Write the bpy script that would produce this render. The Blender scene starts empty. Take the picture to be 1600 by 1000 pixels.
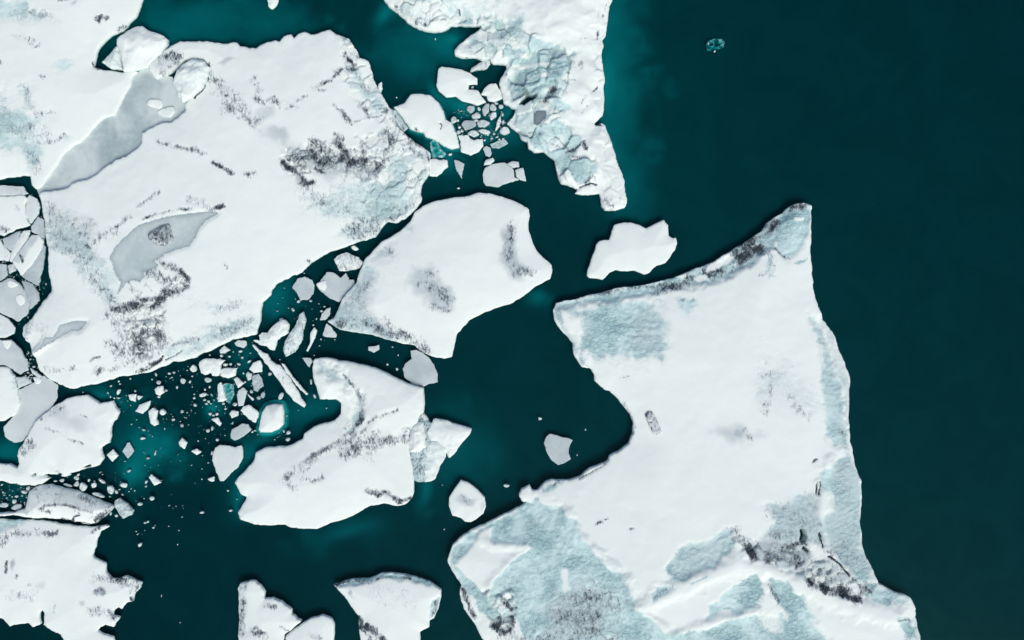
import bpy, math, random
import numpy as np
from mathutils import Vector

# ------------------------------------------------------------------ camera, sky, sun, exposure
S = bpy.context.scene
COL = S.collection
H = 150.0                                   # the drone hovers 150 m above the lagoon
cam = bpy.data.cameras.new("camera")
cam.sensor_width = 36.0
cam.angle = 2 * math.atan(80.0 / H)
cam.clip_end = 5000.0
cam_o = bpy.data.objects.new("camera", cam)
cam_o.location = (0, 0, H)
COL.objects.link(cam_o)
S.camera = cam_o

SUN_TO = Vector((0.30, -0.66, 1.0)).normalized()      # towards the sun: low right of the picture
w = bpy.data.worlds.new("World")
S.world = w
w.use_nodes = True
nt = w.node_tree
sky = nt.nodes.new("ShaderNodeTexSky")
sky.sky_type = 'NISHITA'
sky.sun_disc = False
sky.sun_elevation = math.asin(SUN_TO.z)
sky.sun_rotation = math.atan2(SUN_TO.x, SUN_TO.y)
sky.air_density = 0.8
sky.dust_density = 3.0
bg = nt.nodes["Background"]
nt.links.new(sky.outputs[0], bg.inputs[0])
bg.inputs[1].default_value = 0.13

sl = bpy.data.lights.new("sun", 'SUN')
sl.energy = 1.4
sl.angle = math.radians(28.0)
sl.color = (1.0, 0.95, 0.88)
sun_o = bpy.data.objects.new("sun", sl)
sun_o.rotation_euler = SUN_TO.to_track_quat('Z', 'Y').to_euler()
COL.objects.link(sun_o)

S.view_settings.view_transform = 'Standard'
S.view_settings.look = 'None'
S.view_settings.gamma = 1.0
S.view_settings.use_curve_mapping = False
S.view_settings.exposure = 0.16
S.cycles.use_denoising = True
S.cycles.max_bounces = 8
S.cycles.transparent_max_bounces = 16
S.cycles.volume_bounces = 0

# ------------------------------------------------------------------ numpy noise and distance helpers
def _hash(ix, iy, seed):
    h = (ix.astype(np.int64) * 374761393 + iy.astype(np.int64) * 668265263 + seed * 1274126177) & 0xffffffff
    h = ((h ^ (h >> 13)) * 1274126177) & 0xffffffff
    h = h ^ (h >> 16)
    return (h & 0xffff) / 65535.0

def vnoise(x, y, seed):
    ix, iy = np.floor(x), np.floor(y)
    fx, fy = x - ix, y - iy
    ux, uy = fx * fx * (3 - 2 * fx), fy * fy * (3 - 2 * fy)
    a, b = _hash(ix, iy, seed), _hash(ix + 1, iy, seed)
    c, d = _hash(ix, iy + 1, seed), _hash(ix + 1, iy + 1, seed)
    return (a + (b - a) * ux) * (1 - uy) + (c + (d - c) * ux) * uy

def fbm(x, y, wave, seed, octv=3, gain=0.5):
    """noise in -1..1 with longest wavelength `wave` (picture units)"""
    s, a, t = 0.0, 1.0, 0.0
    f = 1.0 / wave
    for k in range(octv):
        c, sn = math.cos(0.6 + k), math.sin(0.6 + k)
        s = s + a * (vnoise((x * c - y * sn) * f, (x * sn + y * c) * f, seed + k * 17) * 2 - 1)
        t += a
        a *= gain
        f *= 2.03
    return s / t

def sstep(a, b, x):
    t = np.clip((x - a) / (b - a), 0, 1)
    return t * t * (3 - 2 * t)

def seg_dist2(X, Y, ax, ay, bx, by):
    dx, dy = bx - ax, by - ay
    L2 = dx * dx + dy * dy + 1e-9
    t = np.clip(((X - ax) * dx + (Y - ay) * dy) / L2, 0, 1)
    return (X - ax - t * dx) ** 2 + (Y - ay - t * dy) ** 2, t

def sdf(poly, X, Y):
    """signed distance, positive inside"""
    m = np.full(X.shape, 1e18)
    ins = np.zeros(X.shape, bool)
    n = len(poly)
    for i in range(n):
        ax, ay = poly[i]
        bx, by = poly[(i + 1) % n]
        d2, _ = seg_dist2(X, Y, ax, ay, bx, by)
        np.minimum(m, d2, out=m)
        if ay != by:
            c = ((ay > Y) != (by > Y)) & (X < (bx - ax) * (Y - ay) / (by - ay) + ax)
            ins ^= c
    m = np.sqrt(m)
    return np.where(ins, m, -m)

def line_dist(pts, X, Y):
    m = np.full(X.shape, 1e18)
    if len(pts) == 1:
        return np.hypot(X - pts[0][0], Y - pts[0][1])
    for i in range(len(pts) - 1):
        d2, _ = seg_dist2(X, Y, *pts[i], *pts[i + 1])
        np.minimum(m, d2, out=m)
    return np.sqrt(m)

def P(s):
    """'x,y x,y ...' -> list of points"""
    return [tuple(float(v) for v in q.split(',')) for q in s.split()]

def wx(px, z=0.0): return (px - 800.0) * 0.1 * (H - z) / H
def wy(py, z=0.0): return (500.0 - py) * 0.1 * (H - z) / H

# ------------------------------------------------------------------ materials
def new_mat(name):
    m = bpy.data.materials.new(name)
    m.use_nodes = True
    return m, m.node_tree, m.node_tree.nodes, m.node_tree.links, m.node_tree.nodes["Principled BSDF"]

def N(nodes, kind, **kw):
    n = nodes.new(kind)
    for k, v in kw.items():
        setattr(n, k, v)
    return n

def math_node(nodes, links, op, a, b=None, clamp=False):
    n = nodes.new("ShaderNodeMath")
    n.operation = op
    n.use_clamp = clamp
    for i, v in enumerate((a, b)):
        if v is None: continue
        if isinstance(v, (int, float)): n.inputs[i].default_value = v
        else: links.new(v, n.inputs[i])
    return n.outputs[0]

def smooth(nodes, links, v, lo, hi):
    n = nodes.new("ShaderNodeMapRange")
    n.interpolation_type = 'SMOOTHSTEP'
    links.new(v, n.inputs[0])
    n.inputs[1].default_value, n.inputs[2].default_value = lo, hi
    return n.outputs[0]

def mixc(nodes, links, f, a, b):
    n = nodes.new("ShaderNodeMix")
    n.data_type = 'RGBA'
    if isinstance(f, (int, float)): n.inputs[0].default_value = f
    else: links.new(f, n.inputs[0])
    for i, v in ((6, a), (7, b)):
        if isinstance(v, tuple): n.inputs[i].default_value = (*v, 1)
        else: links.new(v, n.inputs[i])
    return n.outputs[2]

def noise(nodes, links, vec, scale, detail=4, rough=0.6, dist=0.0):
    n = nodes.new("ShaderNodeTexNoise")
    links.new(vec, n.inputs["Vector"])
    n.inputs["Scale"].default_value = scale
    n.inputs["Detail"].default_value = detail
    n.inputs["Roughness"].default_value = rough
    n.inputs["Distortion"].default_value = dist
    return n.outputs["Fac"]

def ice_material(name, snow=(0.79, 0.868, 0.81)):
    m, t, nd, ln, bs = new_mat(name)
    geo = nd.new("ShaderNodeNewGeometry").outputs["Position"]
    def at(a):
        n = nd.new("ShaderNodeAttribute")
        n.attribute_name = a
        return n.outputs["Fac"]
    ice, dirt, grey = at("ice"), at("dirt"), at("grey")  # the dark mask holds ash plus the shade painted into snow gaps
    n1 = noise(nd, ln, geo, 2.6, 6, 0.66, 0.9)
    mp = nd.new("ShaderNodeMapping")
    mp.inputs["Rotation"].default_value = (0, 0, math.radians(40))
    mp.inputs["Scale"].default_value = (1.0, 0.55, 1.0)
    ln.new(geo, mp.inputs[0])
    n2 = noise(nd, ln, mp.outputs[0], 2.3, 7, 0.70, 0.9)
    n3 = noise(nd, ln, geo, 0.22, 5, 0.55, 0.4)
    n4 = noise(nd, ln, geo, 7.0, 3, 0.7, 0.0)
    snowc = mixc(nd, ln, smooth(nd, ln, n3, 0.3, 0.7), tuple(c * 0.97 for c in snow), snow)
    snowc = mixc(nd, ln, smooth(nd, ln, n4, 0.35, 0.75), snowc, tuple(c * 0.955 for c in snow))
    v = math_node(nd, ln, 'MULTIPLY', math_node(nd, ln, 'SUBTRACT', n1, 0.5), 1.25)
    icef = smooth(nd, ln, math_node(nd, ln, 'ADD', ice, v), 0.18, 0.82)
    iv = math_node(nd, ln, 'ADD', math_node(nd, ln, 'MULTIPLY', n1, 0.32), math_node(nd, ln, 'MULTIPLY', math_node(nd, ln, 'SUBTRACT', 1.0, n3), 0.68))
    icec = mixc(nd, ln, smooth(nd, ln, iv, 0.36, 0.62), (0.30, 0.48, 0.485), (0.55, 0.735, 0.715))
    vo = nd.new("ShaderNodeTexVoronoi")
    vo.feature = 'DISTANCE_TO_EDGE'
    vo.inputs["Scale"].default_value = 1.25
    wv = nd.new("ShaderNodeMix")
    wv.data_type = 'VECTOR'
    wv.inputs[0].default_value = 0.30
    nz = nd.new("ShaderNodeTexNoise")
    nz.inputs["Scale"].default_value = 1.6
    nz.inputs["Detail"].default_value = 3
    ln.new(geo, nz.inputs["Vector"])
    sc3 = nd.new("ShaderNodeVectorMath")
    sc3.operation = 'SCALE'
    sc3.inputs["Scale"].default_value = 0.55
    ln.new(nz.outputs["Color"], sc3.inputs[0])
    ad3 = nd.new("ShaderNodeVectorMath")
    ad3.operation = 'ADD'
    ln.new(geo, ad3.inputs[0])
    ln.new(sc3.outputs[0], ad3.inputs[1])
    fl = nd.new("ShaderNodeMapping")
    fl.inputs["Scale"].default_value = (1.0, 1.35, 0.0)
    fl.inputs["Rotation"].default_value = (0, 0, 0.5)
    ln.new(ad3.outputs[0], fl.inputs[0])
    ln.new(fl.outputs[0], vo.inputs["Vector"])
    cup = smooth(nd, ln, vo.outputs["Distance"], 0.0, 0.22)
    groove = math_node(nd, ln, 'SUBTRACT', 1.0, smooth(nd, ln, vo.outputs["Distance"], 0.0, 0.13))
    groove = math_node(nd, ln, 'MULTIPLY', groove, smooth(nd, ln, n3, 0.42, 0.60))
    icec = mixc(nd, ln, math_node(nd, ln, 'MULTIPLY', groove, 0.35), icec, (0.18, 0.28, 0.295))  # scallop edges darkened in the colour to deepen their shade
    c = mixc(nd, ln, icef, snowc, icec)
    greyc = mixc(nd, ln, smooth(nd, ln, n3, 0.3, 0.7), (0.35, 0.43, 0.445), (0.50, 0.58, 0.585))
    c = mixc(nd, ln, math_node(nd, ln, 'MULTIPLY', grey, math_node(nd, ln, 'ADD', 0.7, math_node(nd, ln, 'MULTIPLY', n1, 0.5)), True), c, greyc)
    dv = math_node(nd, ln, 'MULTIPLY', math_node(nd, ln, 'SUBTRACT', n2, 0.5), 2.9)
    near = smooth(nd, ln, dirt, 0.02, 0.15)
    half = smooth(nd, ln, math_node(nd, ln, 'ADD', dirt, math_node(nd, ln, 'MULTIPLY', dv, 0.8)), 0.12, 0.72)
    c = mixc(nd, ln, math_node(nd, ln, 'MULTIPLY', math_node(nd, ln, 'MULTIPLY', half, near), 0.78), c, (0.23, 0.29, 0.315))
    dirt_shade_f = smooth(nd, ln, math_node(nd, ln, 'ADD', dirt, dv), 0.40, 0.98)
    dirt_shade_f = math_node(nd, ln, 'MULTIPLY', dirt_shade_f, smooth(nd, ln, dirt, 0.02, 0.15))
    c = mixc(nd, ln, dirt_shade_f, c, (0.040, 0.050, 0.060))
    ln.new(c, bs.inputs["Base Color"])
    r = math_node(nd, ln, 'SUBTRACT', 0.85, math_node(nd, ln, 'MULTIPLY', icef, 0.35))
    ln.new(r, bs.inputs["Roughness"])
    bs.inputs["Specular IOR Level"].default_value = 0.2
    bp = nd.new("ShaderNodeBump")
    bp.inputs["Distance"].default_value = 0.10
    amt = math_node(nd, ln, 'ADD', 0.14, math_node(nd, ln, 'MULTIPLY', math_node(nd, ln, 'MAXIMUM', ice, dirt), 0.4))
    ln.new(amt, bp.inputs["Strength"])
    hh = math_node(nd, ln, 'ADD', n1, math_node(nd, ln, 'MULTIPLY', math_node(nd, ln, 'MULTIPLY', cup, icef), smooth(nd, ln, n3, 0.36, 0.60)))
    ln.new(hh, bp.inputs["Height"])
    ln.new(bp.outputs[0], bs.inputs["Normal"])
    return m

ICE = ice_material("snow_and_ice")

def pond_material(name, a, b):
    m, t, nd, ln, bs = new_mat(name)
    geo = nd.new("ShaderNodeNewGeometry").outputs["Position"]
    n1 = noise(nd, ln, geo, 0.16, 6, 0.55, 0.6)
    n2 = noise(nd, ln, geo, 1.3, 4, 0.6, 0.3)
    c = mixc(nd, ln, smooth(nd, ln, n1, 0.35, 0.65), a, b)
    c = mixc(nd, ln, math_node(nd, ln, 'MULTIPLY', smooth(nd, ln, n2, 0.42, 0.75), 0.16), c, tuple(min(1, q * 1.35) for q in b))
    ed = nd.new("ShaderNodeAttribute")
    ed.attribute_name = "ice"
    c = mixc(nd, ln, math_node(nd, ln, 'MULTIPLY', ed.outputs["Fac"], 0.7), c, tuple(q * 0.55 for q in a))
    ln.new(c, bs.inputs["Base Color"])
    bs.inputs["Roughness"].default_value = 0.45
    bs.inputs["Specular IOR Level"].default_value = 0.2
    return m

POND = pond_material("refrozen_meltwater", (0.43, 0.525, 0.52), (0.56, 0.645, 0.63))
THIN = pond_material("thin_lagoon_ice", (0.33, 0.42, 0.43), (0.56, 0.645, 0.63))

DARK_POND = pond_material("dark_meltwater", (0.13, 0.18, 0.20), (0.22, 0.28, 0.30))

def water_material():
    m, t, nd, ln, bs = new_mat("glacial_water")
    nd.remove(bs)
    out = nd["Material Output"]
    geo = nd.new("ShaderNodeNewGeometry").outputs["Position"]
    tr = nd.new("ShaderNodeBsdfTransparent")
    gl = nd.new("ShaderNodeBsdfGlossy")
    gl.inputs["Roughness"].default_value = 0.02
    gl.inputs["Color"].default_value = (0.15, 0.38, 0.38, 1)
    fr = nd.new("ShaderNodeFresnel")
    fr.inputs["IOR"].default_value = 1.33
    bp = nd.new("ShaderNodeBump")
    bp.inputs["Strength"].default_value = 0.08
    bp.inputs["Distance"].default_value = 0.05
    ln.new(noise(nd, ln, geo, 1.1, 3, 0.5, 0.3), bp.inputs["Height"])
    ln.new(bp.outputs[0], gl.inputs["Normal"])
    mx = nd.new("ShaderNodeMixShader")
    ln.new(fr.outputs[0], mx.inputs[0])
    ln.new(tr.outputs[0], mx.inputs[1])
    ln.new(gl.outputs[0], mx.inputs[2])
    ln.new(mx.outputs[0], out.inputs["Surface"])
    ab = nd.new("ShaderNodeVolumeAbsorption")
    ab.inputs["Color"].default_value = (0.0, 0.798, 0.812, 1)
    ab.inputs["Density"].default_value = 7.6
    ln.new(ab.outputs[0], out.inputs["Volume"])
    return m

WATER = water_material()

def bed_material():
    m, t, nd, ln, bs = new_mat("pale_scatter_floor")  # pale floor colour stands in for light scattered in cloudy water
    geo = nd.new("ShaderNodeNewGeometry").outputs["Position"]
    n1 = noise(nd, ln, geo, 0.12, 6, 0.6, 0.8)
    c = mixc(nd, ln, smooth(nd, ln, n1, 0.3, 0.7), (0.54, 0.66, 0.65), (0.66, 0.78, 0.76))
    ln.new(c, bs.inputs["Base Color"])
    bs.inputs["Roughness"].default_value = 1.0
    bs.inputs["Specular IOR Level"].default_value = 0.0
    return m

BED = bed_material()

# ------------------------------------------------------------------ object helpers
def tag(o, label=None, cat=None, group=None, kind=None):
    if label: o["label"] = label
    if cat: o["category"] = cat
    if group: o["group"] = group
    if kind: o["kind"] = kind
    return o

def raw_mesh(name, V, F, mat, attrs=None, normals=None, smooth_shade=True):
    """F: (n,4) or (n,3) int array"""
    V = np.asarray(V, np.float64)
    F = np.asarray(F, np.int64)
    k = F.shape[1]
    me = bpy.data.meshes.new(name)
    me.vertices.add(len(V))
    me.vertices.foreach_set("co", V.astype(np.float32).ravel())
    me.loops.add(F.size)
    me.loops.foreach_set("vertex_index", F.astype(np.int32).ravel())
    me.polygons.add(len(F))
    me.polygons.foreach_set("loop_start", np.arange(0, F.size, k, dtype=np.int32))
    me.polygons.foreach_set("loop_total", np.full(len(F), k, np.int32))
    me.update(calc_edges=True)
    me.validate()
    for an, av in (attrs or {}).items():
        a = me.attributes.new(an, 'FLOAT', 'POINT')
        a.data.foreach_set("value", np.asarray(av, np.float32))
    me.polygons.foreach_set("use_smooth", np.full(len(F), smooth_shade, bool))
    me.materials.append(mat)
    if normals is not None:
        me.normals_split_custom_set_from_vertices([tuple(n) for n in normals])
    me.update()
    return me

ALLPOLY = []
REFS = []         # (short name, centre, radius) of the floes that small chunks are described by
SURF = {}

def mask_of(kind, pts, soft, X, Y, seed):
    w = min(5.0, 1.0 + soft * 0.55)
    Xw = X + w * fbm(X, Y, 20, seed + 3, 3) + 0.35 * w * fbm(X, Y, 6, seed + 5, 2)
    Yw = Y + w * fbm(X + 91, Y, 20, seed + 4, 3) + 0.35 * w * fbm(X + 91, Y, 6, seed + 6, 2)
    if kind == 'poly':
        d = sdf(pts, Xw, Yw) + fbm(X, Y, 12, seed, 3) * soft * 0.9
        return sstep(-soft, soft, d)
    d = line_dist(pts, Xw, Yw)
    d = d * (1 + 0.5 * fbm(X, Y, 11, seed, 3))
    return 1 - sstep(soft * 0.1, soft * 1.7, d)

def facet(z, ice, dirt, pts, opt, xs, ys, X, Y, dx, seed):
    """broken ice: cells with their own height, tilt and share of bare ice"""
    lo, hi = np.min(pts, 0) - 12, np.max(pts, 0) + 12
    ja, jb = np.searchsorted(xs, [lo[0], hi[0]])
    ia, ib = np.searchsorted(ys, [lo[1], hi[1]])
    if jb - ja < 2 or ib - ia < 2: return z, ice, dirt
    sl = (slice(ia, ib), slice(ja, jb))
    x, y = X[sl], Y[sl]
    m = mask_of('poly', pts, 5.0, x, y, seed) * np.clip(dx[sl] / 2.5, 0, 1)
    c = opt['cell']
    rg = random.Random(seed * 13)
    x2 = x + 4.0 * fbm(x, y, 16, seed + 1, 3)
    y2 = (y + 4.0 * fbm(x + 50, y, 16, seed + 2, 3))
    n = int((hi[0] - lo[0]) * (hi[1] - lo[1]) / (c * c) * 1.2) + 3
    best = np.full(x.shape, 1e9)
    sec = np.full(x.shape, 1e9)
    add = np.zeros(x.shape)
    iv = np.zeros(x.shape)
    for k in range(n):
        px, py = rg.uniform(lo[0], hi[0]), rg.uniform(lo[1], hi[1])
        an, st = rg.uniform(0, 3.14), rg.uniform(0.5, 1.0)
        u = (x2 - px) * math.cos(an) + (y2 - py) * math.sin(an)
        v = (-(x2 - px) * math.sin(an) + (y2 - py) * math.cos(an)) * st
        dd = u * u + v * v
        h, tx, ty, ic = rg.uniform(-1, 1), rg.uniform(-1, 1), rg.uniform(-1, 1), (rg.random() < opt.get('share', 0.5)) * rg.uniform(0.5, 1.0)
        k_ = dd < best
        sec = np.where(k_, best, np.minimum(sec, dd))
        best = np.where(k_, dd, best)
        add = np.where(k_, opt['h'] * (0.6 * h + 0.9 * (tx * (x2 - px) + ty * (y2 - py)) / c), add)
        iv = np.where(k_, ic, iv)
    edge = 1 - sstep(0.4, 2.4, np.sqrt(sec) - np.sqrt(best))
    zz, ii, dd_ = z.copy(), ice.copy(), dirt.copy()
    zz[sl] = np.maximum(z[sl] + m * (add - edge * opt.get('gap', 0.25)), 0.1)
    ii[sl] = np.maximum(ice[sl], m * np.maximum(iv, edge * 0.7) * opt.get('ice', 0.8))
    dd_[sl] = np.maximum(dirt[sl], m * edge * opt.get('dirt', 0.25))  # creases between the cells get the dark colour
    return zz, ii, dd_

def floe(name, label, cat, poly, step=2.0, rim=0.8, dome=0.8, L=40, rough=1.5, jag=0.8, patches=(), foot=None,
         grey=0.0, ref=None, seed=1, group=None, waves=0.12, base_ice=0.0, base_dirt=0.0, wave_len=70.0, crumple=0.0, grow=0.0, edge_wave=26.0):
    poly = P(poly) if isinstance(poly, str) else poly
    base_grey_name = 'ice_top' if (grey > 0.3 or base_ice > 0.3) else None
    pa = np.array(poly)
    mg = 10 if not foot else foot[0] + 6
    x0, y0 = np.maximum(pa.min(0) - mg, (-70, -70))
    x1, y1 = np.minimum(pa.max(0) + mg, (1670, 1070))
    xs = np.arange(x0, x1 + step, step)
    ys = np.arange(y0, y1 + step, step)
    X, Y = np.meshgrid(xs, ys)
    def edge_noise(a, b):
        return 1.3 * rough * fbm(a, b, edge_wave, seed, 3) + 1.5 * jag * fbm(a, b, edge_wave * 0.27, seed + 5, 3)
    d = sdf(poly, X, Y) + edge_noise(X, Y) + grow
    ALLPOLY.append(poly)
    X2, Y2 = X.copy(), Y.copy()
    def snap(dd, lim):
        gy, gx = np.gradient(dd, step)
        g2 = np.maximum(gx * gx + gy * gy, 0.3)
        k = (np.abs(dd) < lim)
        X2[k] = (X - dd * gx / g2)[k]
        Y2[k] = (Y - dd * gy / g2)[k]
        return k
    onrim = snap(d, 0.52 * step)
    dr = np.where(onrim, 0.0, d)
    ponds = [p for p in patches if p[0] == 'pond']
    pond_d = []
    for p in ponds:
        pd = sdf(P(p[1]), X, Y) + fbm(X, Y, 9, seed + 31, 3) * 1.2
        kk = snap(pd, 0.5 * step)
        pond_d.append(np.where(kk, 0.0, pd))
    dx = np.maximum(dr, 0)
    z = rim * (0.90 + 0.10 * np.clip(dx / 3.0, 0, 1)) + dome * (1 - np.exp(-dx / L))
    z = z + waves * (0.4 + dome) * fbm(X2, Y2, wave_len, seed + 3, 4) * np.clip(dx / min(12, wave_len), 0, 1)
    if crumple and rim > 0:
        z = z + crumple * (0.35 - np.abs(fbm(X2, Y2, wave_len * 0.9, seed + 6, 3))) * np.clip(dx / 3, 0, 1)
        z = np.maximum(z, 0.06)
    elif crumple:
        z = z + crumple * (0.35 - np.abs(fbm(X2, Y2, wave_len * 0.9, seed + 6, 3)))
    z = z + (0.016 * fbm(X2, Y2, 9, seed + 4, 3) + 0.022 * fbm(X2 * 0.8 + Y2 * 0.4, Y2 * 0.8 - X2 * 0.1, 26, seed + 8, 3)) * np.clip(dx / 4, 0, 1)
    ice = np.full(X.shape, float(base_ice))
    dirt = np.full(X.shape, float(base_dirt))
    gr = np.full(X.shape, float(grey))
    split = np.full(X.shape, -1)
    parts = []
    for i, p in enumerate(patches):
        t, pts = p[0], P(p[1])
        opt = p[4] if len(p) > 4 else {}
        if t == 'pond': continue
        if t == 'facets':
            z, ice, dirt = facet(z, ice, dirt, pts, opt, xs, ys, X2, Y2, dx, seed + i)
            continue
        soft, amt = p[2], p[3]
        if t == 'ice': soft = soft * 2.1
        if t == 'crack': soft = soft * 0.62
        lo = np.min(pts, 0) - soft * 2.5 - 12
        hi = np.max(pts, 0) + soft * 2.5 + 12
        ja, jb = np.searchsorted(xs, [lo[0], hi[0]])
        ia, ib = np.searchsorted(ys, [lo[1], hi[1]])
        if jb - ja < 2 or ib - ia < 2: continue
        sl = (slice(ia, ib), slice(ja, jb))
        m = np.zeros(X.shape)
        m[sl] = mask_of('line' if opt.get('line') or t in ('dirt', 'crack', 'rise') else 'poly', pts, soft, X2[sl], Y2[sl], seed + 40 + i)
        m = m * (dr > -1)
        if t == 'ice':
            var = np.ones(X.shape)
            var[sl] = np.clip(0.95 + 0.65 * fbm(X2[sl], Y2[sl], 55, seed + 60, 3), 0.45, 1.2)
            ice = np.maximum(ice, m * amt * var)
        elif t == 'dirt':
            pat = np.ones(X.shape)
            pat[sl] = np.clip(0.92 + 0.8 * fbm(X2[sl], Y2[sl], 15, seed + 70 + i, 3), 0.25, 1.3)
            dirt = np.maximum(dirt, m * amt * pat * 1.28)
        elif t == 'dirtpoly':
            dirt = np.maximum(dirt, m * amt)
        elif t == 'grey':
            gr = np.maximum(gr, m * amt)
        elif t == 'snow':
            ice = ice * (1 - m * amt); dirt = dirt * (1 - m * amt)
        elif t == 'crack':
            dirt = np.maximum(dirt, m * amt * 1.6); z = z - m * 0.5  # crack depths darkened in the colour, painting their shade
        elif t == 'hole':
            z = z * (1 - m) + m * (-1.6)
        if opt.get('dz'):
            z = z + m * opt['dz'] * 0.6
        if opt.get('tilt'):
            ux, uy, dep = opt['tilt']          # the surface falls towards (ux, uy) by dep per 10 units
            z = z + m * 0
        if opt.get('part'):
            split[(m > 0.5)] = len(parts)
            parts.append((opt['part'], ICE, opt.get('label')))
    # scalloped ice, rough dirty ice
    sc = np.abs(fbm(X2, Y2 * 1.25, 9, seed + 9, 2))
    z = z + ice * ((sc - 0.25) * 0.24 - 0.03) * np.clip(dx / 3, 0, 1)
    z = z + dirt * (fbm(X2, Y2, 7, seed + 10, 3) * 0.30) * np.clip(dx / 3, 0, 1)
    pond_id = np.full(X.shape, -1)
    for p, pd in zip(ponds, pond_d):
        pmat = DARK_POND if len(p) > 3 else POND
        inside = pd >= 0
        lev = float(np.median(z[inside])) - 0.15 if inside.any() else rim
        bank = sstep(0, 7, -pd)
        z = np.where(inside, lev, np.where(pd > -7, lev + 0.05 + (z - lev - 0.05) * bank, z))
        e = 1 - sstep(0.4, 2.2, np.abs(pd))
        dirt = np.maximum(dirt, e * 0.34 * (pd < 0.1))  # dark line drawn round the pond edge
        ice = np.where(inside, np.exp(-np.maximum(pd, 0) / 3.0), ice)
        k = len(parts)
        parts.append(('melt_pond', pmat, p[2] if len(p) > 2 else None))
        pond_id[inside] = k
    # below the rim the side drops into the water and on to the submerged foot
    if foot:
        fz = np.interp(-dr, [0, 1.6, foot[0] * 0.55, foot[0], foot[0] + 5], [rim * 0.9, -0.2, -foot[1] * 0.16, -foot[1] * 0.27, -2])
        fz = fz + np.clip(-dr / 6, 0, 1) * 0.12 * fbm(X2, Y2, 18, seed + 20, 3)
    else:
        fz = np.full(X.shape, -0.22)
        gy_, gx_ = np.gradient(d, step)
        g2_ = np.maximum(gx_ * gx_ + gy_ * gy_, 0.5)
        kk = (dr < 0) & (d > -2.2 * step)
        X2[kk] = (X - (d + 0.35) * gx_ / g2_)[kk]
        Y2[kk] = (Y - (d + 0.35) * gy_ / g2_)[kk]
    ice = np.where(dr < -0.3, 0.7, ice)
    z = np.where(dr < 0, np.minimum(fz, z), z)
    lim = -(foot[0] + 5) if foot else -7.5
    if foot:
        ok = d > lim
    else:
        ok = None
    if ok is None:
        top_ = dr >= 0
        cell = top_[:-1, :-1] | top_[1:, :-1] | top_[:-1, 1:] | top_[1:, 1:]
    else:
        cell = ok[:-1, :-1] & ok[1:, :-1] & ok[:-1, 1:] & ok[1:, 1:]
    idx = np.arange(X.size).reshape(X.shape)
    F = np.stack([idx[1:, :-1][cell], idx[1:, 1:][cell], idx[:-1, 1:][cell], idx[:-1, :-1][cell]], 1)
    sp = np.where(split[:-1, :-1] == split[1:, 1:], split[:-1, :-1], -1)[cell]
    pm = np.minimum(np.minimum(pond_id[:-1, :-1], pond_id[1:, 1:]), np.minimum(pond_id[1:, :-1], pond_id[:-1, 1:]))[cell]
    sp = np.where(pm >= 0, pm, np.where(pond_id[:-1, :-1][cell] >= 0, -1, sp))
    zr = rim
    cx, cy = wx(float(np.clip(pa[:, 0].mean(), -70, 1670)), zr), wy(float(np.clip(pa[:, 1].mean(), -70, 1070)), zr)
    V = np.stack([wx(X2, zr).ravel() - cx, wy(Y2, zr).ravel() - cy, z.ravel()], 1)
    used = np.unique(F)
    rem = np.full(X.size, -1)
    rem[used] = np.arange(len(used))
    Vu, Fu = V[used], rem[F]
    at = {"ice": ice.ravel()[used], "dirt": dirt.ravel()[used], "grey": gr.ravel()[used]}
    full = raw_mesh("tmp", Vu, Fu, ICE)
    nrm = np.zeros(len(Vu) * 3, np.float32)
    full.vertex_normals.foreach_get("vector", nrm)
    nrm = nrm.reshape(-1, 3)
    bpy.data.meshes.remove(full)
    def sub(nm, sel, mat):
        u = np.unique(Fu[sel])
        r2 = np.full(len(Vu), -1)
        r2[u] = np.arange(len(u))
        return raw_mesh(nm, Vu[u], r2[Fu[sel]], mat, {k: v[u] for k, v in at.items()}, nrm[u])
    root = bpy.data.objects.new(name, None)
    root.empty_display_size = 1.0
    root.location = (cx, cy, 0)
    COL.objects.link(root)
    tag(root, label, cat, group)
    below = (dr.ravel()[F] < -0.2).sum(1) >= 1
    sp = np.where(below, len(parts), sp)
    parts.append(('ice_side', ICE, None))
    sp = np.where(sp < 0, len(parts), sp)
    parts.append(('snow_cover' if base_grey_name is None else base_grey_name, ICE, None))
    for k, (pn, mat, lb) in enumerate(parts):
        sel = sp == k
        if sel.sum() < 3: continue
        c = bpy.data.objects.new(pn, sub(pn, sel, mat))
        c.parent = root
        COL.objects.link(c)
        if lb: c["label"] = lb
    if ref:
        REFS.append((ref, poly))
    SURF[ref or label] = (xs, ys, z)
    return root

def height_at(key, px, py):
    xs, ys, z = SURF[key]
    i = int(np.clip(round((py - ys[0]) / (ys[1] - ys[0])), 0, len(ys) - 1))
    j = int(np.clip(round((px - xs[0]) / (xs[1] - xs[0])), 0, len(xs) - 1))
    return float(z[i, j])

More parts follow.
